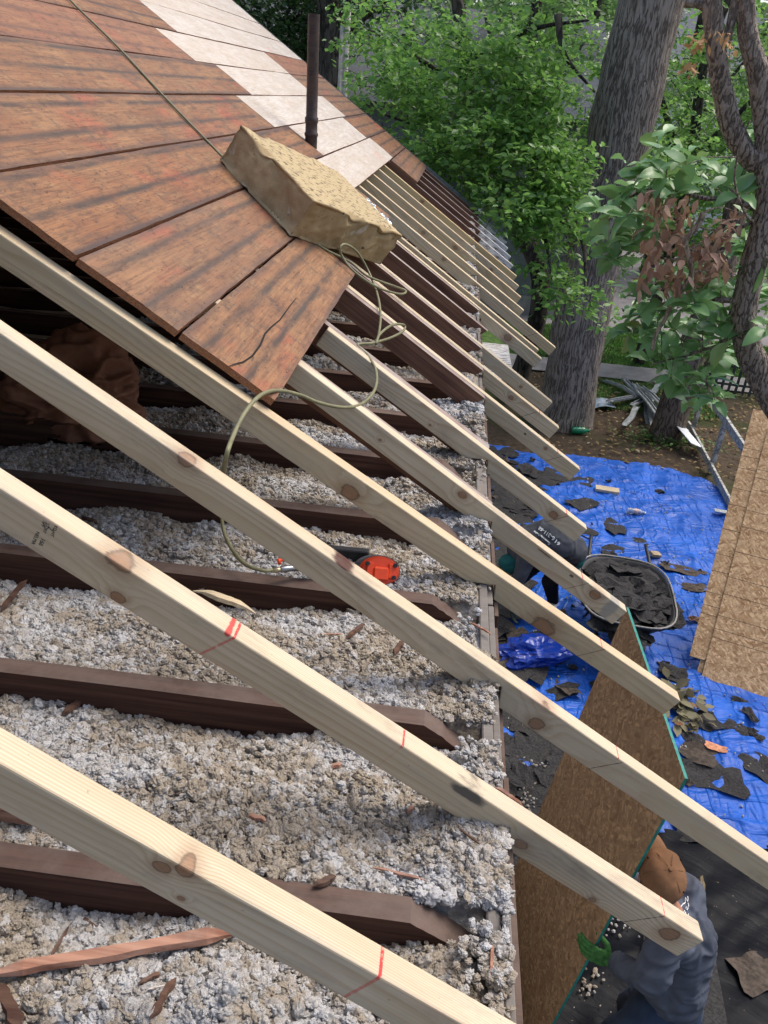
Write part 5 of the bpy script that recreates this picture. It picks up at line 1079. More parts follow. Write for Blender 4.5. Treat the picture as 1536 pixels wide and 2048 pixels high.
def sprays(blobs, per, leaf, spread=.22, shell=.55):
    "twig sprays spread through ellipsoids: returns leaf points, sizes, directions, twig segments"
    P = []; S = []; Dr = []; tw = []
    for (c, r, n) in blobs:
        c = np.array(c); r = np.array(r); k_ = 0
        while k_ < n:
            d = rng.normal(size=3); d /= np.linalg.norm(d); q = c+d*r*(shell+(1-shell)*rng.random())*rng.uniform(.6, 1.05)
            if noise.noise(Vector(q*1.7)) < -.02 and rng.random() < .85: continue
            k_ += 1; out = d*np.array([1, 1, .25])+rng.normal(size=3)*.35; out[2] -= .15; out /= np.linalg.norm(out); side = np.cross(out, (0, 0, 1)); side /= np.linalg.norm(side)+1e-6
            t = rng.random(per)*spread*1.6; sd_ = rng.choice([-1, 1], per); off = sd_*rng.random(per)*spread*.45
            pts = q+out*t[:, None]+side*off[:, None]+rng.normal(size=(per, 3))*spread*.13; P.append(pts); S.append(leaf*rng.uniform(.55, 1.2, per)); Dr.append(out*.6+side*sd_[:, None]*.9)
            tw.append((q, q+out*spread*1.4))
    return np.concatenate(P), np.concatenate(S), np.concatenate(Dr), tw
def limb(pts, r0, r1, n=14, k_=6, wob=.10, V=None, F=None, seed=0):
    c = catmull(pts, k_); return tube_geo(c, [lerp(r0, r1, i/(len(c)-1)) for i in range(len(c))], n, V, F, wob=wob, seed=seed)
def tree(name, lab, trunk_limbs, bark, crown=None, leafmat=None, cat='tree', group=None, per=12, leaf=.085, up=.55, spread=.22, twigs=True, wid=1.0):
    base = Vector(trunk_limbs[0][0][0]); r = empty(name, base); tag(r, lab, cat, group); V = []; F = []
    for j, (pts, r0, r1) in enumerate(trunk_limbs): V, F = limb([Vector(p)-base for p in pts], r0, r1, 40 if r0 > .3 else 14, 8, .10, V, F, j*3.7)
    P = None
    if crown:
        P, S, Dr, tw = sprays(crown, per, leaf, spread)
        if twigs:
            for (a, b) in tw[::2]: V, F = tube_geo([Vector(a)-base, Vector((a+b)/2)-base+Vector((0, 0, .02)), Vector(b)-base], [.006*leaf/.085, .004*leaf/.085, .002], 4, V, F, cap=False)
        leafmesh('crown', P-np.array(base), S, leafmat, r, up, Dr, wid)
    mesh('trunk', V, F, bark, r, True); return r
def Q(px, py, y): return ony(px, py, y)
# big leaning trunk
yb = 11.8
tp = [Q(1122, 905, yb), Q(1128, 860, yb), Q(1138, 790, yb), Q(1152, 700, yb), Q(1168, 600, yb), Q(1190, 480, yb), Q(1213, 380, yb), Q(1236, 280, yb), Q(1256, 200, yb), Q(1273, 122, yb), Q(1304, 0, yb), Q(1335, -130, yb), Q(1350, -260, yb), Q(1345, -420, yb)]
base = tp[0]; r = empty('oak_tree', base); tag(r, 'huge grey furrowed trunk leaning right beyond the blue tarp', 'tree')
V = []; F = []; c = catmull([p-base for p in tp], 10); rr = []
for i in range(len(c)):
    t = i/10; v = .395+.03*math.exp(-((t-8)/1.0)**2)+.17*math.exp(-t/.9)-.0*t; rr.append(v if t < 11 else v*.9)
V, F = tube_geo(c, rr, 64, V, F, wob=.07, seed=3)
for (a, b, c3, r0) in (((1345, -420), (1200, -700), (1000, -1000), .2), ((1345, -420), (1480, -700), (1700, -1000), .22), ((1335, -260), (1100, -420), (800, -600), .13)):
    V, F = limb([Q(*a, yb)-base, Q(*b, yb)-base, Q(*c3, yb+1)-base], r0, r0*.4, 14, 6, .1, V, F)
mesh('trunk', V, F, BK1, r, True)
P, S, Dr, tw = sprays([((x, y, z), (1.9, 1.9, 1.0), 110) for x, y, z in ((1, 12, 8), (4, 13, 9), (6, 11.5, 8.2), (2.5, 14.5, 9.5), (5, 15, 8))], 10, .13, .35)
leafmesh('crown', P-np.array(base), S, LF1, r, .5, Dr)
# thin trunk behind the railing
tree('young_tree', 'thin brown trunk standing between the metal heap and the railing', [([Q(1325, 895, 11.6), Q(1338, 850, 11.6), Q(1362, 770, 11.6), Q(1392, 680, 11.6), Q(1425, 590, 11.7), Q(1460, 480, 11.9), Q(1475, 380, 12)], .27, .15)], BK4,
     [(Q(1440, 300, 12.2), (.9, .9, .8), 45), (Q(1330, 330, 12.6), (.9, .8, .7), 35)], LF1, leaf=.09)
# branchy tree with small leaves left of the big trunk
cb = [(Q(800, 215, 11.5), (.70, 1.0, .55), 90), (Q(900, 150, 11.5), (.75, 1.0, .65), 100), (Q(990, 100, 11.2), (.65, 1.0, .65), 80), (Q(1070, 200, 10.8), (.45, .9, .55), 65), (Q(960, 300, 10.5), (.70, .8, .45), 110), (Q(880, 330, 11), (.55, .8, .28), 60),
      (Q(1060, 330, 10.2), (.60, .7, .45), 110), (Q(1010, 400, 9.9), (.50, .6, .30), 80), (Q(1110, 430, 9.8), (.38, .5, .28), 60), (Q(1120, 330, 10.2), (.28, .5, .35), 35), (Q(1080, 60, 11), (.55, .9, .6), 55), (Q(760, 60, 12.5), (.7, 1.0, .6), 60),
      (Q(1090, 530, 9.6), (.20, .25, .20), 14), (Q(1120, 575, 9.5), (.18, .2, .16), 12), (Q(1170, 600, 9.4), (.10, .12, .10), 7), (Q(1000, 210, 10.6), (.7, .8, .5), 80), (Q(1240, 610, 9.0), (.14, .15, .10), 6), (Q(830, 120, 13), (.9, 1, .8), 60), (Q(1190, 150, 14.2), (1.1, .7, 1.1), 90), (Q(1180, 330, 14.2), (1.0, .7, .8), 80), (Q(1330, 90, 14.5), (.9, .7, .9), 60)]
tb = (Q(1010, 900, 12.6).x, 12.6, G); br = [([tb, (tb[0]+.1, 12.5, G+2), Q(960, 330, 12.4), Q(930, 120, 12.4), Q(900, -100, 12.5)], .16, .07)]
for (p, q, s_) in ((Q(960, 330, 12.4), Q(1050, 300, 11.2), Q(1140, 390, 10.0)), (Q(940, 200, 12.4), Q(1030, 180, 11.2), Q(1120, 190, 10.9)), (Q(930, 120, 12.4), Q(1060, 60, 11.4), Q(1180, 40, 11)), (Q(955, 300, 12.4), Q(860, 260, 11.8), Q(770, 230, 11.4)), (Q(1050, 300, 11.2), Q(1080, 420, 10.2), Q(1105, 560, 9.6)), (Q(1080, 420, 10.2), Q(1160, 470, 9.8), Q(1172, 590, 9.4)), (Q(940, 180, 12.4), Q(840, 120, 12.4), Q(740, 60, 12.5)), (Q(1115, 30, 11), Q(1130, 110, 10.9), Q(1190, 185, 10.8))):
    br.append(([p, q, s_], .045, .012))
cb = [(c_, r_, int(n_*1.15)) for c_, r_, n_ in cb]
tree('small_leaved_tree', 'bright small leaved tree just beyond the far roof edge, left of the huge trunk', br, BK3, cb, LF1, leaf=.098, per=15)
# dark forked trunk at upper left
tree('forked_tree', 'dark forked tree trunk behind the vent pipe', [([Q(652, 420, 17), Q(655, 200, 17), Q(664, 90, 17), Q(650, -40, 17), Q(640, -200, 17)], .30, .17), ([Q(664, 100, 17), Q(700, 20, 17), Q(740, -60, 17), Q(800, -200, 17)], .20, .12), ([Q(690, 70, 17), Q(760, 10, 16.5), Q(850, -60, 16)], .05, .03), ([Q(680, 80, 17), Q(740, 62, 16.6), Q(810, 70, 16.2)], .03, .015)], BK3,
     [(Q(520, 20, 18), (1.6, 1.5, 1.1), 330), (Q(600, 90, 18.5), (1.0, 1.2, .8), 230), (Q(580, 150, 18.5), (.9, 1.2, .8), 150), (Q(450, -60, 18), (1.8, 1.5, 1.2), 260), (Q(760, -20, 17.5), (1.4, 1.3, .8), 90), (Q(580, -80, 17.5), (2.0, 1.5, 1.2), 110)], LF4, leaf=.13, per=13, spread=.32)
# right hand tree with big leaves
yl = 4.6
limbs = [([(5.0, 5.3, G), (4.1, 5.0, G+1.1), Q(1640, 900, yl+.2), Q(1560, 815, yl), Q(1505, 720, yl), Q(1488, 640, yl), Q(1500, 560, yl), Q(1522, 470, yl), Q(1533, 380, yl), Q(1527, 310, yl)], .095, .054),
         ([Q(1527, 315, yl), Q(1500, 320, yl), Q(1462, 250, yl), Q(1440, 150, yl), Q(1430, 70, yl), Q(1424, 0, yl), Q(1415, -120, yl)], .054, .043),
         ([Q(1529, 330, yl), Q(1530, 280, yl), Q(1518, 160, yl), Q(1498, 75, yl), Q(1488, 0, yl), Q(1484, -120, yl)], .054, .043),
         ([Q(1452, 90, yl), Q(1462, 45, yl), Q(1472, -5, yl), Q(1485, -90, yl)], .022, .020), ([Q(1432, 25, yl), Q(1400, 8, yl), Q(1370, 5, yl)], .026, .020)]
sk = [([Q(1520, 420, yl), Q(1460, 400, yl), Q(1400, 395, yl), Q(1330, 375, 4.7), Q(1250, 400, 4.8), Q(1205, 460, 4.8)], .016, .005), ([Q(1495, 600, yl), Q(1440, 600, yl), Q(1380, 590, 4.7), Q(1300, 620, 4.8), Q(1240, 660, 4.9)], .018, .005),
      ([Q(1490, 650, yl), Q(1440, 690, yl), Q(1410, 740, yl), Q(1425, 800, yl)], .016, .005), ([Q(1440, 690, yl), Q(1370, 710, 4.7), Q(1300, 730, 4.8)], .010, .004), ([Q(1525, 420, yl), Q(1500, 440, 4.5), Q(1470, 370, 4.4), Q(1480, 290, 4.3), Q(1500, 240, 4.3)], .008, .004), ([Q(1510, 500, yl), Q(1560, 540, 4.5), Q(1570, 600, 4.5)], .012, .004),
      ([Q(1300, 500, 4.75), Q(1340, 520, 4.7), Q(1400, 500, yl), Q(1510, 440, yl)], .006, .010)]
r = empty('magnolia_tree', limbs[0][0][0]); base = Vector(limbs[0][0][0]); tag(r, 'broad leaved tree with twisted limbs at the right edge, near the viewer', 'tree')
V = []; F = []
for j, (pts, a, b) in enumerate(limbs): V, F = limb([Vector(p)-base for p in pts], a, b, 26, 9, .16, V, F, j*2.1)
mesh('trunk', V, F, BK2, r, True)
wh = [(1205, 415), (1240, 395), (1268, 380), (1300, 345), (1330, 350), (1350, 385), (1222, 440), (1256, 430), (1290, 420), (1218, 472), (1240, 490), (1262, 478), (1285, 465), (1310, 455), (1450, 372), (1478, 388), (1500, 505), (1480, 475), (1525, 530), (1380, 548), (1310, 565), (1295, 600), (1278, 625), (1290, 662), (1325, 690), (1262, 668), (1352, 622), (1382, 605), (1412, 575), (1440, 562), (1458, 592), (1432, 622),
      (1402, 642), (1427, 662), (1452, 680), (1372, 700), (1342, 722), (1300, 722), (1390, 742), (1412, 757), (1442, 715), (1398, 788), (1430, 800), (1342, 752), (1367, 772), (1520, 600), (1532, 655), (1495, 312), (1522, 288), (1335, 300), (1370, 330), (1400, 350), (1290, 375), (1228, 520), (1440, 640), (1350, 660), (1530, 570), (1320, 645), (1405, 715), (1380, 660)]
P = []; S = []; Dr = []; V = []; F = []; skp = [q for pts, a, b in sk for q in catmull(pts, 6)]
for pts, a, b in sk: V, F = limb([Vector(p)-base for p in pts], a, b, 8, 6, .1, V, F)
for i, (px, py) in enumerate(wh):
    y = random.uniform(4.35, 5.1); c = Q(px, py, y); nr = min(skp, key=lambda q: (q-c).length+ (0 if q.x > c.x else .15)); V, F = tube_geo([nr-base, (nr+c)/2-base+Vector((0, 0, .02)), c-base], [.004, .003, .0025], 5, V, F, cap=False)
    n = random.randint(5, 8); ph = random.random()*6; out = (c-nr); out = out.normalized() if out.length > .01 else Vector((0, 0, 1)); tilt = Vector((out.x*.8, out.y*.8-.35, .55)).normalized(); e1 = tilt.orthogonal().normalized(); e2 = tilt.cross(e1)
    for j in range(n):
        t = ph+2*PI*j/n+random.gauss(0, .18); d = (e1*math.cos(t)+e2*math.sin(t))+tilt*random.uniform(-.15, .35)-Vector((0, 0, .18)); P.append(c-base+d*.012); Dr.append(d); S.append(random.uniform(.11, .175))
for i in range(220):
    px, py = random.choice(wh); c = Q(px+random.gauss(0, 28), py+random.gauss(0, 22), random.uniform(4.6, 5.3)); P.append(c-base); Dr.append((random.gauss(0, 1), random.gauss(0, .6), random.gauss(-.1, .4))); S.append(random.uniform(.09, .15))
mesh('branches', V, F, BK2, r, True); leafmesh('crown', P, np.array(S), LF2, r, .62, Dr, 1.0, .1, big=True)
P = []; S = []; Dr = []
for _ in range(330):
    c0 = random.choice([(1300, 400), (1320, 405), (1345, 415), (1370, 412), (1325, 450), (1300, 490), (1320, 490), (1350, 470), (1300, 535), (1330, 540), (1360, 555), (1400, 520), (1425, 500), (1430, 535), (1400, 490), (1445, 460), (1460, 450), (1440, 520), (1380, 510), (1345, 560), (1410, 545)]); c = Q(c0[0]+random.gauss(0, 11), c0[1]+random.gauss(0, 13), random.uniform(4.35, 4.75)); P.append(c-base); Dr.append((random.gauss(0, .25), random.gauss(0, .25), -1)); S.append(random.uniform(.05, .095))
leafmesh('withered_leaves', P, np.array(S), BRL, r, -.0, Dr, .9, big=True)
P = []; Dr = []; S = []
for _ in range(60):
    c0 = random.choice([(1400, 75), (1415, 85), (1430, 65), (1445, 70), (1385, 128), (1378, 138), (1460, 85), (1465, 100), (1395, 90)]); c = Q(c0[0]+random.gauss(0, 8), c0[1]+random.gauss(0, 8), random.uniform(4.40, 4.52)); P.append(c-base); Dr.append((random.gauss(-.3, .4), -.2, -1)); S.append(random.uniform(.03, .055))
leafmesh('tan_leaves', P, np.array(S), TAN, r, 0, Dr, .8)
V, F = limb([Q(*p, 4.42)-base for p in ((1408, 425), (1395, 452), (1372, 480), (1376, 510), (1383, 545), (1368, 572), (1345, 605), (1330, 638), (1312, 668), (1304, 700))], .016, .010, 12, 6, .2, [], [], 5)
for (a, b, c3) in (((1408, 425), (1440, 415), (1480, 425)), ((1383, 500), (1420, 505), (1455, 500)), ((1378, 500), (1410, 480), (1450, 440)), ((1372, 480), (1350, 470), (1330, 480)), ((1376, 510), (1350, 520), (1320, 518)), ((1395, 452), (1420, 460), (1460, 455)), ((1383, 545), (1410, 540), (1440, 530))):
    V, F = limb([Q(*a, 4.42)-base, Q(*b, 4.45)-base, Q(*c3, 4.5)-base], .006, .002, 6, 5, .2, V, F)
mesh('dead_branch', V, F, bark_mat('bare_grey_branch', (.16, .12, .09), (.36, .29, .22), 40, 8, .006), r, True)
# trees behind, right of the big trunk and along the back
def bigtree(px, y, top, w_, n, lm, lab, leaf=.15, zlo=.0, bk=BK3, tr=.22):
    b = Q(px, 300, y); x = b.x; bl = []
    for _ in range(9): bl.append(((x+random.gauss(0, w_*.5), y+random.gauss(0, w_*.35), random.uniform(zlo, top)), (w_*.42, w_*.4, (top-zlo)*.16+.5), n//9))
    return tree('leafy_tree', lab, [([(x, y, G), (x+.1, y, 0), (x-.1, y, top*.6), (x+.1, y, top)], tr, .06), ([(x+.05, y, .5), (x+w_*.4, y-.3, top*.5)], .08, .03), ([(x, y, .2), (x-w_*.45, y-.2, top*.55)], .08, .03)], bk, bl, lm, group='leafy trees behind the yard', leaf=leaf, per=14, spread=leaf*2.4)
bigtree(1380, 15.5, 3.2, 2.0, 460, LF1, 'light green tree filling the gap between the huge trunk and the twisted limbs', .12, -.9, tr=.12)
bigtree(1560, 16, 3.6, 2.2, 430, LF1, 'light green tree behind the twisted limbs at the right edge', .12, -1.4, tr=.12)
bigtree(1040, 20, 5.0, 2.6, 380, LF3, 'mid green tree standing behind the huge trunk', .16, -.6)
bigtree(1150, 23.5, 6.5, 2.8, 420, LF3, 'mid green tree hiding the far house left of the huge trunk top', .17, .5)
bigtree(900, 21, 5.0, 3.2, 420, LF3, 'mid green tree behind the small leaved tree', .16, .0)
bigtree(700, 24, 6.0, 3.4, 420, LF3, 'mid green tree right of the dark forked trunk', .17, -.5)
bigtree(520, 25, 6.5, 3.6, 420, LF4, 'dark green tree left of the vent pipe', .18, -1)
bigtree(330, 27, 7, 4.0, 420, LF4, 'dark green tree behind the top of the roof', .2, -1)
bigtree(1350, 26, 6, 3.6, 420, LF3, 'far green tree in line with the tan withered leaves', .18, -.6)
bigtree(1600, 27, 6.5, 3.8, 380, LF3, 'far green tree beyond the right edge', .2, -1.5)
bigtree(1020, 31, 8, 4.2, 420, LF3, 'tall far tree above the grey walled house', .22, 1.5)
P, S, Dr, tw = sprays([((x, 46+6*math.sin(x), 5+2*math.sin(x*1.7)), (6, 4, 5.5), 330) for x in range(-30, 42, 6)], 12, .42, .9)
o = leafmesh('woodland', P, S, LF3, None, .4, Dr); tag(o, 'far off mass of woodland closing the view behind all the trees', 'woodland', kind='stuff')
# far houses
def house(lab, x0, x1, y0, y1, zt, rz, wall, roof, wins=(), nm='far_house'):
    r = empty(nm, ((x0+x1)/2, y0, G)); tag(r, lab, 'house'); ox, oy, oz = r.location
    def bx(n, lo, hi, mt, b=0): return box(n, (lo[0]-ox, lo[1]-oy, lo[2]-oz), (hi[0]-ox, hi[1]-oy, hi[2]-oz), mt, r, b)
    bx('wall', (x0, y0, G-.1), (x1, y1, zt), wall); ym = (y0+y1)/2
    V = [(x0-.4, y0-.4, zt-.05), (x1+.4, y0-.4, zt-.05), (x1+.4, y1+.4, zt-.05), (x0-.4, y1+.4, zt-.05), (x0-.4, ym, rz), (x1+.4, ym, rz)]; V = [(a-ox, b-oy, c_-oz) for a, b, c_ in V]
    mesh('roof', V, [(0, 1, 5, 4), (2, 3, 4, 5), (1, 2, 5), (3, 0, 4), (0, 3, 2, 1)], roof, r)
    bx('foundation', (x0-.02, y0-.02, G-.1), (x1+.02, y0-.003, G+.45), CON)
    for (wx, wz, ww, wh_) in wins:
        f = bx('window', (wx-.07, y0-.05, wz-.07), (wx+ww+.07, y0-.004, wz+wh_+.07), WHV); g_ = bx('pane', (wx, y0-.056, wz), (wx+ww, y0-.0505, wz+wh_), GLS); g_.parent = f
WHV = flat('white_trim', (.75, .75, .74), .5, 5, .05); GLS = flat('window_glass', (.03, .04, .05), .08, 3, .2, spec=.8); RFG = flat('grey_roof_shingles', (.13, .14, .155), .9, 30, .35); SDG = flat('grey_far_siding', (.145, .155, .16), .7, 8, .15); SDW = flat('white_far_siding', (.80, .82, .84), .6, 8, .06)
house('grey walled house half hidden behind the huge trunk', -6, 2.35, 18.6, 25, 1.0, 3.0, SDG, RFG, [(-.6, -1.4, .9, 1.3), (-2.6, -1.4, .9, 1.3)])
house('white house glimpsed through leaves left of the twisted limbs', 5.8, 16, 33, 41, 2.3, 5.0, SDW, RFG, [(7, -.8, 1, 1.5), (10, -.8, 1, 1.5)])
house('pale house glimpsed through leaves above the far roof edge', -9.0, -1.8, 29, 36, 1.8, 4.6, flat('pale_blue_siding', (.50, .56, .62), .6, 8, .06), RFG, [(-3.4, .2, .9, 1.2), (-5.6, .2, .9, 1.2)])
for (px, lb) in ((688, 'pale grey post right of the dark forked trunk'), (679, 'second pale grey post touching the dark forked trunk')):
    a = Q(px, 200, 15.2); o = tube('pale_post', [(a.x, 15.2, G), (a.x, 15.2, a.z+1.1+.2*(px == 688))], .045, flat('pale_post_wood', (.30, .29, .26), .8), None, 10); tag(o, lb, 'post')
# ================================================================== THE TWO MEN
def blob(name, segs, mat, parent, voxel=.012, smooth=6, fold=0, ffreq=(14, 14, 40), seed=0, ell=(), org=Vector((0, 0, 0)), cut=None):
    """one continuous surface grown round tapered limbs (a, b, ra, rb) and ellipsoids (centre, radii, rotation)"""
    bm = bmesh.new()
    for (a, b, ra, rb) in segs:
        a = Vector(a); b = Vector(b); M = frame(a, b) @ Matrix.Rotation(PI/2, 4, 'Y'); L = (b-a).length
        bmesh.ops.create_cone(bm, cap_ends=True, segments=20, radius1=ra, radius2=rb, depth=L, matrix=frame(a, b) @ Matrix.Translation((L/2, 0, 0)) @ Matrix.Rotation(PI/2, 4, 'Y'))
        for c, r in ((a, ra), (b, rb)): bmesh.ops.create_uvsphere(bm, u_segments=20, v_segments=12, radius=r*1.001, matrix=Matrix.Translation(c))
    for (c, r, R3) in ell: bmesh.ops.create_uvsphere(bm, u_segments=24, v_segments=16, radius=1, matrix=Matrix.Translation(c) @ R3.to_4x4() @ Matrix.Diagonal((*r, 1)))
    me = bpy.data.meshes.new(name); bm.to_mesh(me); bm.free(); o = bpy.data.objects.new(name, me); COL.objects.link(o)
    md = o.modifiers.new('r', 'REMESH'); md.mode = 'VOXEL'; md.voxel_size = voxel; md.use_smooth_shade = True
    sm = o.modifiers.new('s', 'SMOOTH'); sm.iterations = smooth; sm.factor = .6
    dg = bpy.context.evaluated_depsgraph_get(); m2 = bpy.data.meshes.new_from_object(o.evaluated_get(dg)); bpy.data.objects.remove(o)
    bm = bmesh.new(); bm.from_mesh(m2); bm.normal_update()
    if cut:
        for (pc, pn) in cut:
            bmesh.ops.bisect_plane(bm, geom=bm.verts[:]+bm.edges[:]+bm.faces[:], plane_co=pc, plane_no=pn, clear_outer=True)
    if fold:
        for v in bm.verts:
            p = v.co; q = Vector((p.x*ffreq[0], p.y*ffreq[1], p.z*ffreq[2]))+Vector((seed, 0, 0)); q += Vector((noise.noise(p*6), noise.noise(p*6+Vector((9, 9, 9))), 0))*2.2
            v.co = p+v.normal*fold*((1-abs(noise.noise(q))*2)-.5+.5*noise.noise(p*9+Vector((seed, 1, 1))))
    for v in bm.verts: v.co -= org
    return bm_obj(name, bm, mat, parent, True)
def cloth_mat(name, col, sc=1.):
    k = NT(name); g = k.coord(); a = k.noise(g, 5, 5, .6); wv = k.noise(g, 420*sc, 2); c = k.mix(k.rng(a, .3, .7), tuple(x*.75 for x in col), tuple(x*1.25 for x in col)); return k.done(c, .9, k.bump(wv, .25, .0015), .2)
SKIN = flat('skin_tan', (.36, .17, .11), .5, 30, .15); NAVY = cloth_mat('navy_grey_jersey', (.075, .085, .112)); JEAN = cloth_mat('blue_denim', (.030, .048, .085)); CAPM = cloth_mat('tan_canvas', (.20, .102, .052)); BLKC = cloth_mat('black_cloth', (.010, .010, .013)); HAIR = flat('dark_hair', (.012, .009, .008), .6, 90, .4)
GLV = flat('green_work_glove', (.04, .14, .03), .8, 60, .4); GLK = flat('black_rubber_coating', (.010, .022, .018), .5, 60, .3); LIME = flat('lime_cuff', (.26, .50, .10), .8, 60, .2); BOOT = flat('dark_boot', (.03, .022, .018), .7, 30, .3); WHT_INK = flat('white_print', (.70, .72, .74), .7, 60, .1); SOCK = flat('white_shoe', (.62, .62, .64), .7, 30, .15)
I3 = Matrix.Identity(3)
def bvh_of(o):
    from mathutils.bvhtree import BVHTree
    return BVHTree.FromPolygons([v.co.copy() for v in o.data.vertices], [tuple(p.vertices) for p in o.data.polygons])
def drape(o, shirt, d, off=.002):
    "lay a flat print onto the cloth along direction d"
    b = bvh_of(shirt)
    for v in o.data.vertices:
        h = b.ray_cast(v.co-d*.4, d)
        if h[0] is not None: v.co = h[0]-d*off
def subdivided(o, n=2):
    bm = bmesh.new(); bm.from_mesh(o.data); bmesh.ops.triangulate(bm, faces=bm.faces); bmesh.ops.subdivide_edges(bm, edges=bm.edges, cuts=n); bm.to_mesh(o.data); bm.free()
def hand(parent, wrist, dirf, nrm, side, mat, fmat, org, curl=.9, sc=1.0, spread=.12, thumb_open=.9, name='glove'):
    "palm and five jointed fingers; dirf along the fingers, nrm out of the back of the hand, side towards the thumb"
    f = dirf.normalized(); n = (nrm-f*nrm.dot(f)).normalized(); s = f.cross(n); s = s if s.dot(side) > 0 else -s; w_ = Vector(wrist); segs = []
    pal = w_+f*.055*sc; ell = [(pal, (.050*sc, .043*sc, .019*sc), Matrix((f, s, n)).transposed())]; segs.append((w_-f*.02, w_+f*.02, .028*sc, .027*sc))
    for j, (o_, L, r) in enumerate(((.031, .075, .0105), (.0105, .084, .0108), (-.0105, .078, .0104), (-.031, .062, .0094))):
        p = w_+f*.088*sc+s*o_*sc; a = (o_*spread*25)*.16; d = (f+s*a).normalized(); ang = .12; L *= sc
        for q, (fr, da) in enumerate(((.45, curl*(.55+.06*j)), (.32, curl*.8), (.23, curl*.6))):
            ang += da; dd = d*math.cos(ang)-n*math.sin(ang); e = p+dd*L*fr*1.25; segs.append((p, e, r*sc*(1-.1*q), r*sc*(1-.1*(q+1)))); p = e
    tb = w_+f*.028*sc+s*.032*sc; t1 = tb+(f*.55+s*thumb_open-n*.35).normalized()*.040*sc; t2 = t1+(f*.85+s*thumb_open*.45-n*.5).normalized()*.032*sc; t3 = t2+(f*.95+s*.1-n*.6).normalized()*.024*sc
    segs += [(tb-s*.01*sc, t1, .0155*sc, .0130*sc), (t1, t2, .0128*sc, .0115*sc), (t2, t3, .0115*sc, .0092*sc)]
    return blob(name, segs, mat, parent, .0036, 3, org=org, ell=ell)
# ---- man in the tan cap
P1 = Vector((1.10, 2.2, G+.08)); man = empty('person', P1); tag(man, 'man in tan cap and navy shirt holding the upright board with a green glove', 'person')
neck = Vector((.965, 2.235, -1.72)); hd = Vector((.905, 2.215, -1.545)); chest = ony(1362, 1876, 2.22); pel = ony(1338, 2010, 2.2); ls = ony(1338, 1878, 2.07); rs = Vector((1.10, 2.34, -1.78))
le = ony(1300, 1958, 2.0); fwd = Vector((-.62, .78, 0)).normalized(); lft = Vector((-.78, -.62, 0))
# where the held edge of the panel passes the glove
tt = min((i*.005 for i in range(500)), key=lambda t: abs(pix(PM @ Vector((PW, t, 0)))[1]-1897)); edge = PM @ Vector((PW, tt, 0)); lw = edge+Vector((.090, -.042, -.018)); re = Vector((1.16, 2.50, -2.0)); rw = PM @ Vector((PW-.38, tt-.02, .0))+Vector((.13, .0, 0))
hl, hr = Vector((1.02, 2.10, -2.42)), Vector((1.18, 2.27, -2.42)); kl, kr = Vector((.93, 2.22, -2.80)), Vector((1.13, 2.44, -2.80)); al, ar = Vector((1.02, 2.06, G+.15)), Vector((1.22, 2.28, G+.15))
hf = Vector((-.12, .99, 0)).normalized(); hl_ = Vector((-.99, -.12, 0)).normalized(); headR = Matrix.Rotation(-.30, 3, hl_) @ Matrix((hl_, hf, Vector((0, 0, 1)))).transposed()
body = [(pel, chest, .10, .10), (chest, neck, .085, .055), (neck, hd, .056, .06), (chest, ls, .075, .05), (chest, rs, .075, .05), (ls, le, .045, .038), (le, lw, .040, .026), (rs, re, .05, .04), (re, rw, .04, .026), (pel, hl, .12, .09), (pel, hr, .12, .09), (hl, kl, .085, .058), (hr, kr, .085, .058), (kl, al, .055, .038), (kr, ar, .055, .038), (al-Vector((0, 0, .05)), al+fwd*.14-Vector((0, 0, .06)), .036, .028), (ar-Vector((0, 0, .05)), ar+fwd*.14-Vector((0, 0, .06)), .036, .028)]
def hp_(x, y, z): return hd+headR @ Vector((x, y, z))
hel = [(hp_(0, -.002, .01), (.073, .092, .098), headR), (hp_(0, .035, -.045), (.052, .056, .058), headR), (hp_(0, .100, -.018), (.011, .018, .018), headR), (hp_(.077, .0, -.012), (.008, .018, .030), headR), (hp_(-.077, .0, -.012), (.008, .018, .030), headR),
       (hp_(0, .086, -.055), (.022, .009, .006), headR), (hp_(0, .086, -.066), (.019, .009, .006), headR), (hp_(.03, .083, .012), (.020, .010, .006), headR), (hp_(-.03, .083, .012), (.020, .010, .006), headR)]
blob('body', body, SKIN, man, .010, 3, ell=hel, org=P1)
for sx in (-1, 1):
    bm = bmesh.new(); bmesh.ops.create_uvsphere(bm, u_segments=12, v_segments=8, radius=.0105, matrix=Matrix.Translation(hp_(sx*.03, .083, -.004)-P1)); bm_obj('eye', bm, flat('eye_white', (.5, .48, .46), .2), man, True)
shirt = blob('shirt', [(pel+Vector((0, 0, .02)), chest, .135, .140), (chest, neck-Vector((0, 0, .045)), .13, .078), (chest, ls, .11, .078), (chest, rs, .11, .08), (ls, le, .074, .062), (le, lw-(lw-le)*.02, .060, .042), (rs, re, .082, .066), (re, rw-(rw-re)*.1, .062, .042)],
     NAVY, man, .0085, 6, fold=.015, ffreq=(9, 9, 13), seed=3, org=P1)
blob('jeans', [(pel, hl, .15, .118), (pel, hr, .15, .118), (hl, kl, .112, .085), (hr, kr, .112, .085), (kl, al+Vector((0, 0, .0)), .080, .060), (kr, ar+Vector((0, 0, .0)), .080, .060)], JEAN, man, .010, 5, fold=.007, ffreq=(12, 12, 18), seed=8, org=P1)
for a in (al, ar): blob('boot', [(a-Vector((0, 0, .045)), a+fwd*.17-Vector((0, 0, .06)), .052, .042), (a+Vector((0, 0, .02)), a-Vector((0, 0, .05)), .055, .052)], BOOT, man, .008, 3, org=P1)
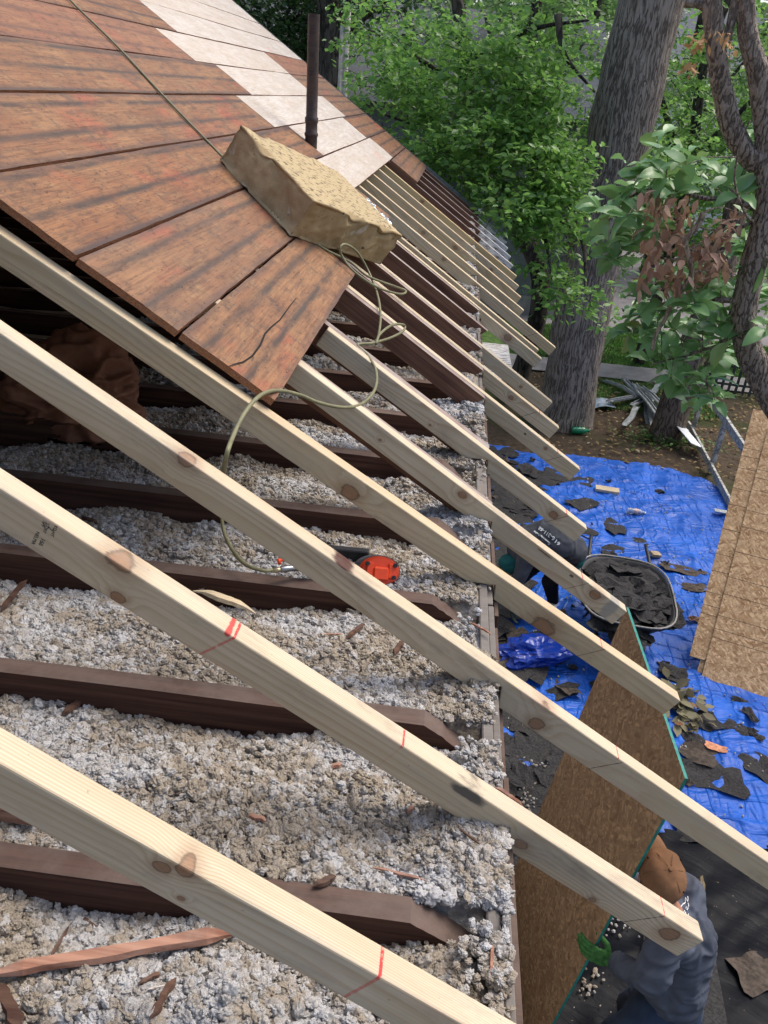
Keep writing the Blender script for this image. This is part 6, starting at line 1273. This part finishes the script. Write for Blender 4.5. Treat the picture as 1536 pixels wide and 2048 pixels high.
# hair under the cap, cap with bill, seams and button
blob('hair', [], HAIR, man, .006, 2, ell=[(hp_(0, -.018, .0), (.082, .092, .082), headR)], org=P1, cut=[(hp_(0, .0, .035), headR @ Vector((0, 0, 1))), (hp_(0, .035, 0), headR @ Vector((0, 1, .2)))])
tiltc = Matrix.Rotation(-.12, 3, hl_) @ headR
def cp_(x, y, z): return hd+tiltc @ Vector((x, y, z))
V = []; F = []; nr, na = 14, 48
for i in range(nr+1):
    ph = (i/nr)*PI*.5; 
    for j in range(na):
        t = 2*PI*j/na; rr = math.sin(ph); zz = math.cos(ph); cr_ = 1+.004*abs(math.sin(3*t))*rr; x = .086*rr*math.cos(t)*cr_; y = .104*rr*math.sin(t)*cr_; z = .082*zz**.9; w_ = noise.noise(Vector((x*18, y*18, z*18)))*.011+noise.noise(Vector((x*45, y*45, z*45)))*.004
        V.append(cp_(x*(1+w_*3), y*(1+w_*3), .036+z+w_)-P1)
for j in range(na): t = 2*PI*j/na; V.append(cp_(.088*math.cos(t), .106*math.sin(t), .012)-P1)
for j in range(na): t = 2*PI*j/na; V.append(cp_(.083*math.cos(t), .100*math.sin(t), .014)-P1)
for i in range(nr+2):
    for j in range(na): F.append((i*na+j, (i+1)*na+j, (i+1)*na+(j+1) % na, i*na+(j+1) % na))
cap = mesh('cap', V, F, CAPM, man, True)
V = []; F = []
for lay in (0, 1):
    for i in range(9):
        for j in range(17):
            u = (j/16-.5)*2; t = i/8; x = u*.074*(1-.18*t*t); y = .088+.085*t*math.sqrt(max(0, 1-u*u*.72))-.03*u*u; z = .022-.022*u*u-.012*t-(.004 if lay else 0); V.append(cp_(x, y, z)-P1)
for i in range(8):
    for j in range(16): a = i*17+j; F.append((a, a+17, a+18, a+1)); b_ = 153+a; F.append((b_, b_+1, b_+18, b_+17))
for j in range(16): a = 8*17+j; F.append((a, a+153, a+154, a+1))
mesh('bill', V, F, CAPM, cap, True)
bm = bmesh.new(); bmesh.ops.create_uvsphere(bm, u_segments=12, v_segments=8, radius=.008, matrix=Matrix.Translation(cp_(0, 0, .119)-P1) @ Matrix.Diagonal((1, 1, .6, 1))); bm_obj('cap_button', bm, CAPM, cap, True)
for t in range(6):
    a_ = t*PI/3; pts = [cp_(.0868*math.sin(ph)*math.cos(a_), .1048*math.sin(ph)*math.sin(a_), .0365+.082*math.cos(ph)**.9)-P1 for ph in [PI*.5*k_/10 for k_ in range(1, 11)]]; tube('cap_seam', pts, .0009, CAPM, cap, 6)
for (a_, zz) in ((2.6, .086), (4.0, .086), (.6, .086)):
    c = cp_(.080*math.cos(a_), .094*math.sin(a_), zz-.008); bm = bmesh.new(); bmesh.ops.create_uvsphere(bm, u_segments=10, v_segments=6, radius=.0045, matrix=Matrix.Translation(c-P1)); bm_obj('eyelet', bm, BLKC, cap, True)
# gloves closed over the board's edge
gf = Vector((-1, .12, .22)).normalized()
g1 = hand(man, lw+gf*.012, gf, Vector((-.05, -1, .25)), Vector((0, .2, 1)), GLV, GLK, P1, .55, .98, .12, .7)
bm = bmesh.new(); Mc = frame(lw-gf*.028, lw+gf*.01); bmesh.ops.create_cone(bm, cap_ends=False, segments=28, radius1=.041, radius2=.034, depth=.05, matrix=Mc @ Matrix.Translation((.018, 0, 0)) @ Matrix.Rotation(PI/2, 4, 'Y') @ Matrix.Translation((0, 0, 0))); 
for v in bm.verts: v.co -= P1
c_ = bm_obj('glove_cuff', bm, LIME, man, True); c_.modifiers.new('t', 'SOLIDIFY').thickness = .004
bm = bmesh.new(); MB = frame(lw-gf*.012, lw+gf*.02, (0, -.5, .8)); bmesh.ops.create_uvsphere(bm, u_segments=16, v_segments=10, radius=1, matrix=MB @ Matrix.Translation((.0, -.012, .026)) @ Matrix.Diagonal((.017, .026, .012, 1)))
for v in bm.verts: v.co -= P1
bm_obj('glove_patch', bm, BLKC, man, True)
hand(man, rw, Vector((-.3, .8, .4)), Vector((1, .2, .1)), Vector((0, -.4, .8)), GLV, GLK, P1, .15, 1.0, .2, .5)
# white roofline logo and partial word on the back of the shirt
def px_print(name, strokes, mat, parent, shirt, org, wd):
    vd = FW.copy(); V = []; F = []
    b = bvh_of(shirt); o0 = CAMP-org
    for st in strokes:
        P = []
        for (px, py) in st:
            h = b.ray_cast(o0, ray(px, py).normalized())
            if h[0] is not None: P.append(h[0]-ray(px, py).normalized()*.003)
        if len(P) > 1: V, F = tube_geo(P, wd, 6, V, F)
    if V: mesh(name, V, F, mat, parent, True)
px_print('shirt_print', [[(1358, 1818), (1362, 1813), (1366, 1808), (1371, 1805), (1370, 1800), (1371, 1795), (1374, 1801), (1375, 1804), (1376, 1798), (1375, 1792)],
    [(1376, 1806), (1377, 1811), (1376, 1815)], [(1371, 1817), (1374, 1820), (1376, 1816), (1373, 1814), (1371, 1817)], [(1367, 1826), (1369, 1821), (1371, 1825), (1368, 1828)], [(1361, 1831), (1364, 1827), (1367, 1830), (1364, 1834), (1361, 1831)],
    [(1377, 1828), (1376, 1834), (1373, 1839), (1371, 1835), (1374, 1833)]], WHT_INK, shirt, shirt, P1, .0022)
# ---- man bending over, further off
P2 = Vector((1.10, 6.55, G+.05)); m2 = empty('person', P2); tag(m2, 'man bent double in a grey shirt with a white phone number across his back', 'person')
hip = onz(1134, 1100, -2.42); sh2 = onz(1052, 1092, -2.42); hd2 = onz(1030, 1128, -2.58); mid = (hip+sh2)/2+Vector((0, 0, .10)); ac = (hip-sh2).normalized(); sdv = Vector((0, 0, 1)).cross(ac).normalized()
f1 = onz(1106, 1200, G+.12); f2 = onz(1034, 1166, G+.12); h1, h2 = hip-sdv*.09-Vector((0, 0, .04)), hip+sdv*.09-Vector((0, 0, .04)); k1 = (h1+f1)/2+Vector((-.10, -.05, 0)); k2 = (h2+f2)/2+Vector((-.05, -.05, .05))
s1, s2 = sh2-sdv*.17, sh2+sdv*.17; e1, e2 = s1+Vector((-.05, -.05, -.25)), s2+Vector((-.05, .05, -.25)); w1, w2 = e1+Vector((-.02, -.1, -.20)), e2+Vector((-.02, .02, -.20))
blob('body', [(hip, mid, .12, .125), (mid, sh2, .125, .12), (sh2, hd2, .06, .06), (sh2, s1, .09, .06), (sh2, s2, .09, .06), (s1, e1, .05, .04), (e1, w1, .04, .028), (s2, e2, .05, .04), (e2, w2, .04, .028), (hip, h1, .12, .09), (hip, h2, .12, .09), (h1, k1, .085, .06), (h2, k2, .085, .06), (k1, f1, .055, .04), (k2, f2, .055, .04)], SKIN, m2, .014, 3,
     ell=[(hd2+Vector((-.05, 0, -.03)), (.10, .078, .085), I3), (hd2+Vector((-.13, 0, -.06)), (.02, .014, .014), I3), (hd2+Vector((-.04, -.08, -.03)), (.02, .01, .03), I3), (hd2+Vector((-.04, .08, -.03)), (.02, .01, .03), I3)], org=P2)
GRYS = cloth_mat('charcoal_jersey', (.058, .062, .074)); TLC = cloth_mat('teal_cloth', (.012, .085, .085)); BKP = cloth_mat('black_trousers', (.012, .012, .016))
shirt2 = blob('shirt', [(hip+ac*.02, mid, .165, .185), (mid, sh2, .185, .18), (sh2, s1, .13, .10), (sh2, s2, .13, .10), (s1, e1, .085, .07), (s2, e2, .085, .07)], GRYS, m2, .012, 8, fold=.012, ffreq=(8, 8, 8), seed=5, org=P2)
blob('undershirt', [(hip+ac*.015-Vector((0, 0, .05)), hip-Vector((0, 0, .045))-ac*.05, .168, .17)], TLC, m2, .012, 4, fold=.005, seed=9, org=P2)
blob('trousers', [(hip-Vector((0, 0, .03)), h1, .14, .11), (hip-Vector((0, 0, .03)), h2, .14, .11), (h1, k1, .105, .08), (h2, k2, .105, .08), (k1, f1, .075, .055), (k2, f2, .075, .055)], BKP, m2, .012, 4, fold=.006, seed=2, org=P2)
blob('hood', [], TLC, m2, .010, 3, ell=[(hd2+Vector((-.03, 0, .0)), (.125, .105, .095), I3), (hd2+Vector((.06, 0, .0)), (.10, .13, .08), I3)], fold=.006, ffreq=(12, 12, 12), seed=4, org=P2)
for f_ in (f1, f2): blob('shoe', [(f_-Vector((0, 0, .04)), f_+Vector((-.05, -.20, -.07)), .05, .042)], SOCK, m2, .008, 3, org=P2)
for (e_, w_) in ((e1, w1), (e2, w2)): hand(m2, w_, (w_-e_), Vector((-1, 0, 0)), Vector((0, -1, 0)), GLK, GLK, P2, .6, 1.0, .2, .7)
def back_text(s, size, px, py, dx, dy):
    "text whose reading direction in the picture is dx, dy"
    b = bvh_of(shirt2); h = b.ray_cast(CAMP-P2, ray(px, py).normalized())
    if h[0] is None: return
    q = b.ray_cast(CAMP-P2, ray(px+dx, py+dy).normalized()); c = h[0]; r_ = ((q[0] if q[0] is not None else c)-c); 
    n = (Vector(h[1])+Vector((0, 0, .6))).normalized(); r_ = (r_-n*r_.dot(n)).normalized(); u_ = n.cross(r_); M = Matrix((r_, u_, n)).transposed().to_4x4(); M.translation = c+n*.25
    o = text('shirt_print', s, size, M, WHT_INK, shirt2, 0, bold=.0008); subdivided(o, 1); drape(o, shirt2, -n, .005)
back_text('616-311-68', .046, 1097, 1069, -9, -6.3); back_text('Commercial Roofing', .022, 1084, 1074, -9, -6.3)
scrap('bark_strip', *(onT(1388, 1812, .02)), .10, .36, -.35, flat('olive_paper_strip', (.16, .12, .065), .8, 20, .4), 'curled olive brown strip on the black plastic right of the tan cap', 'bark strip', None, .05, 3.3, 12, ragged=.3)
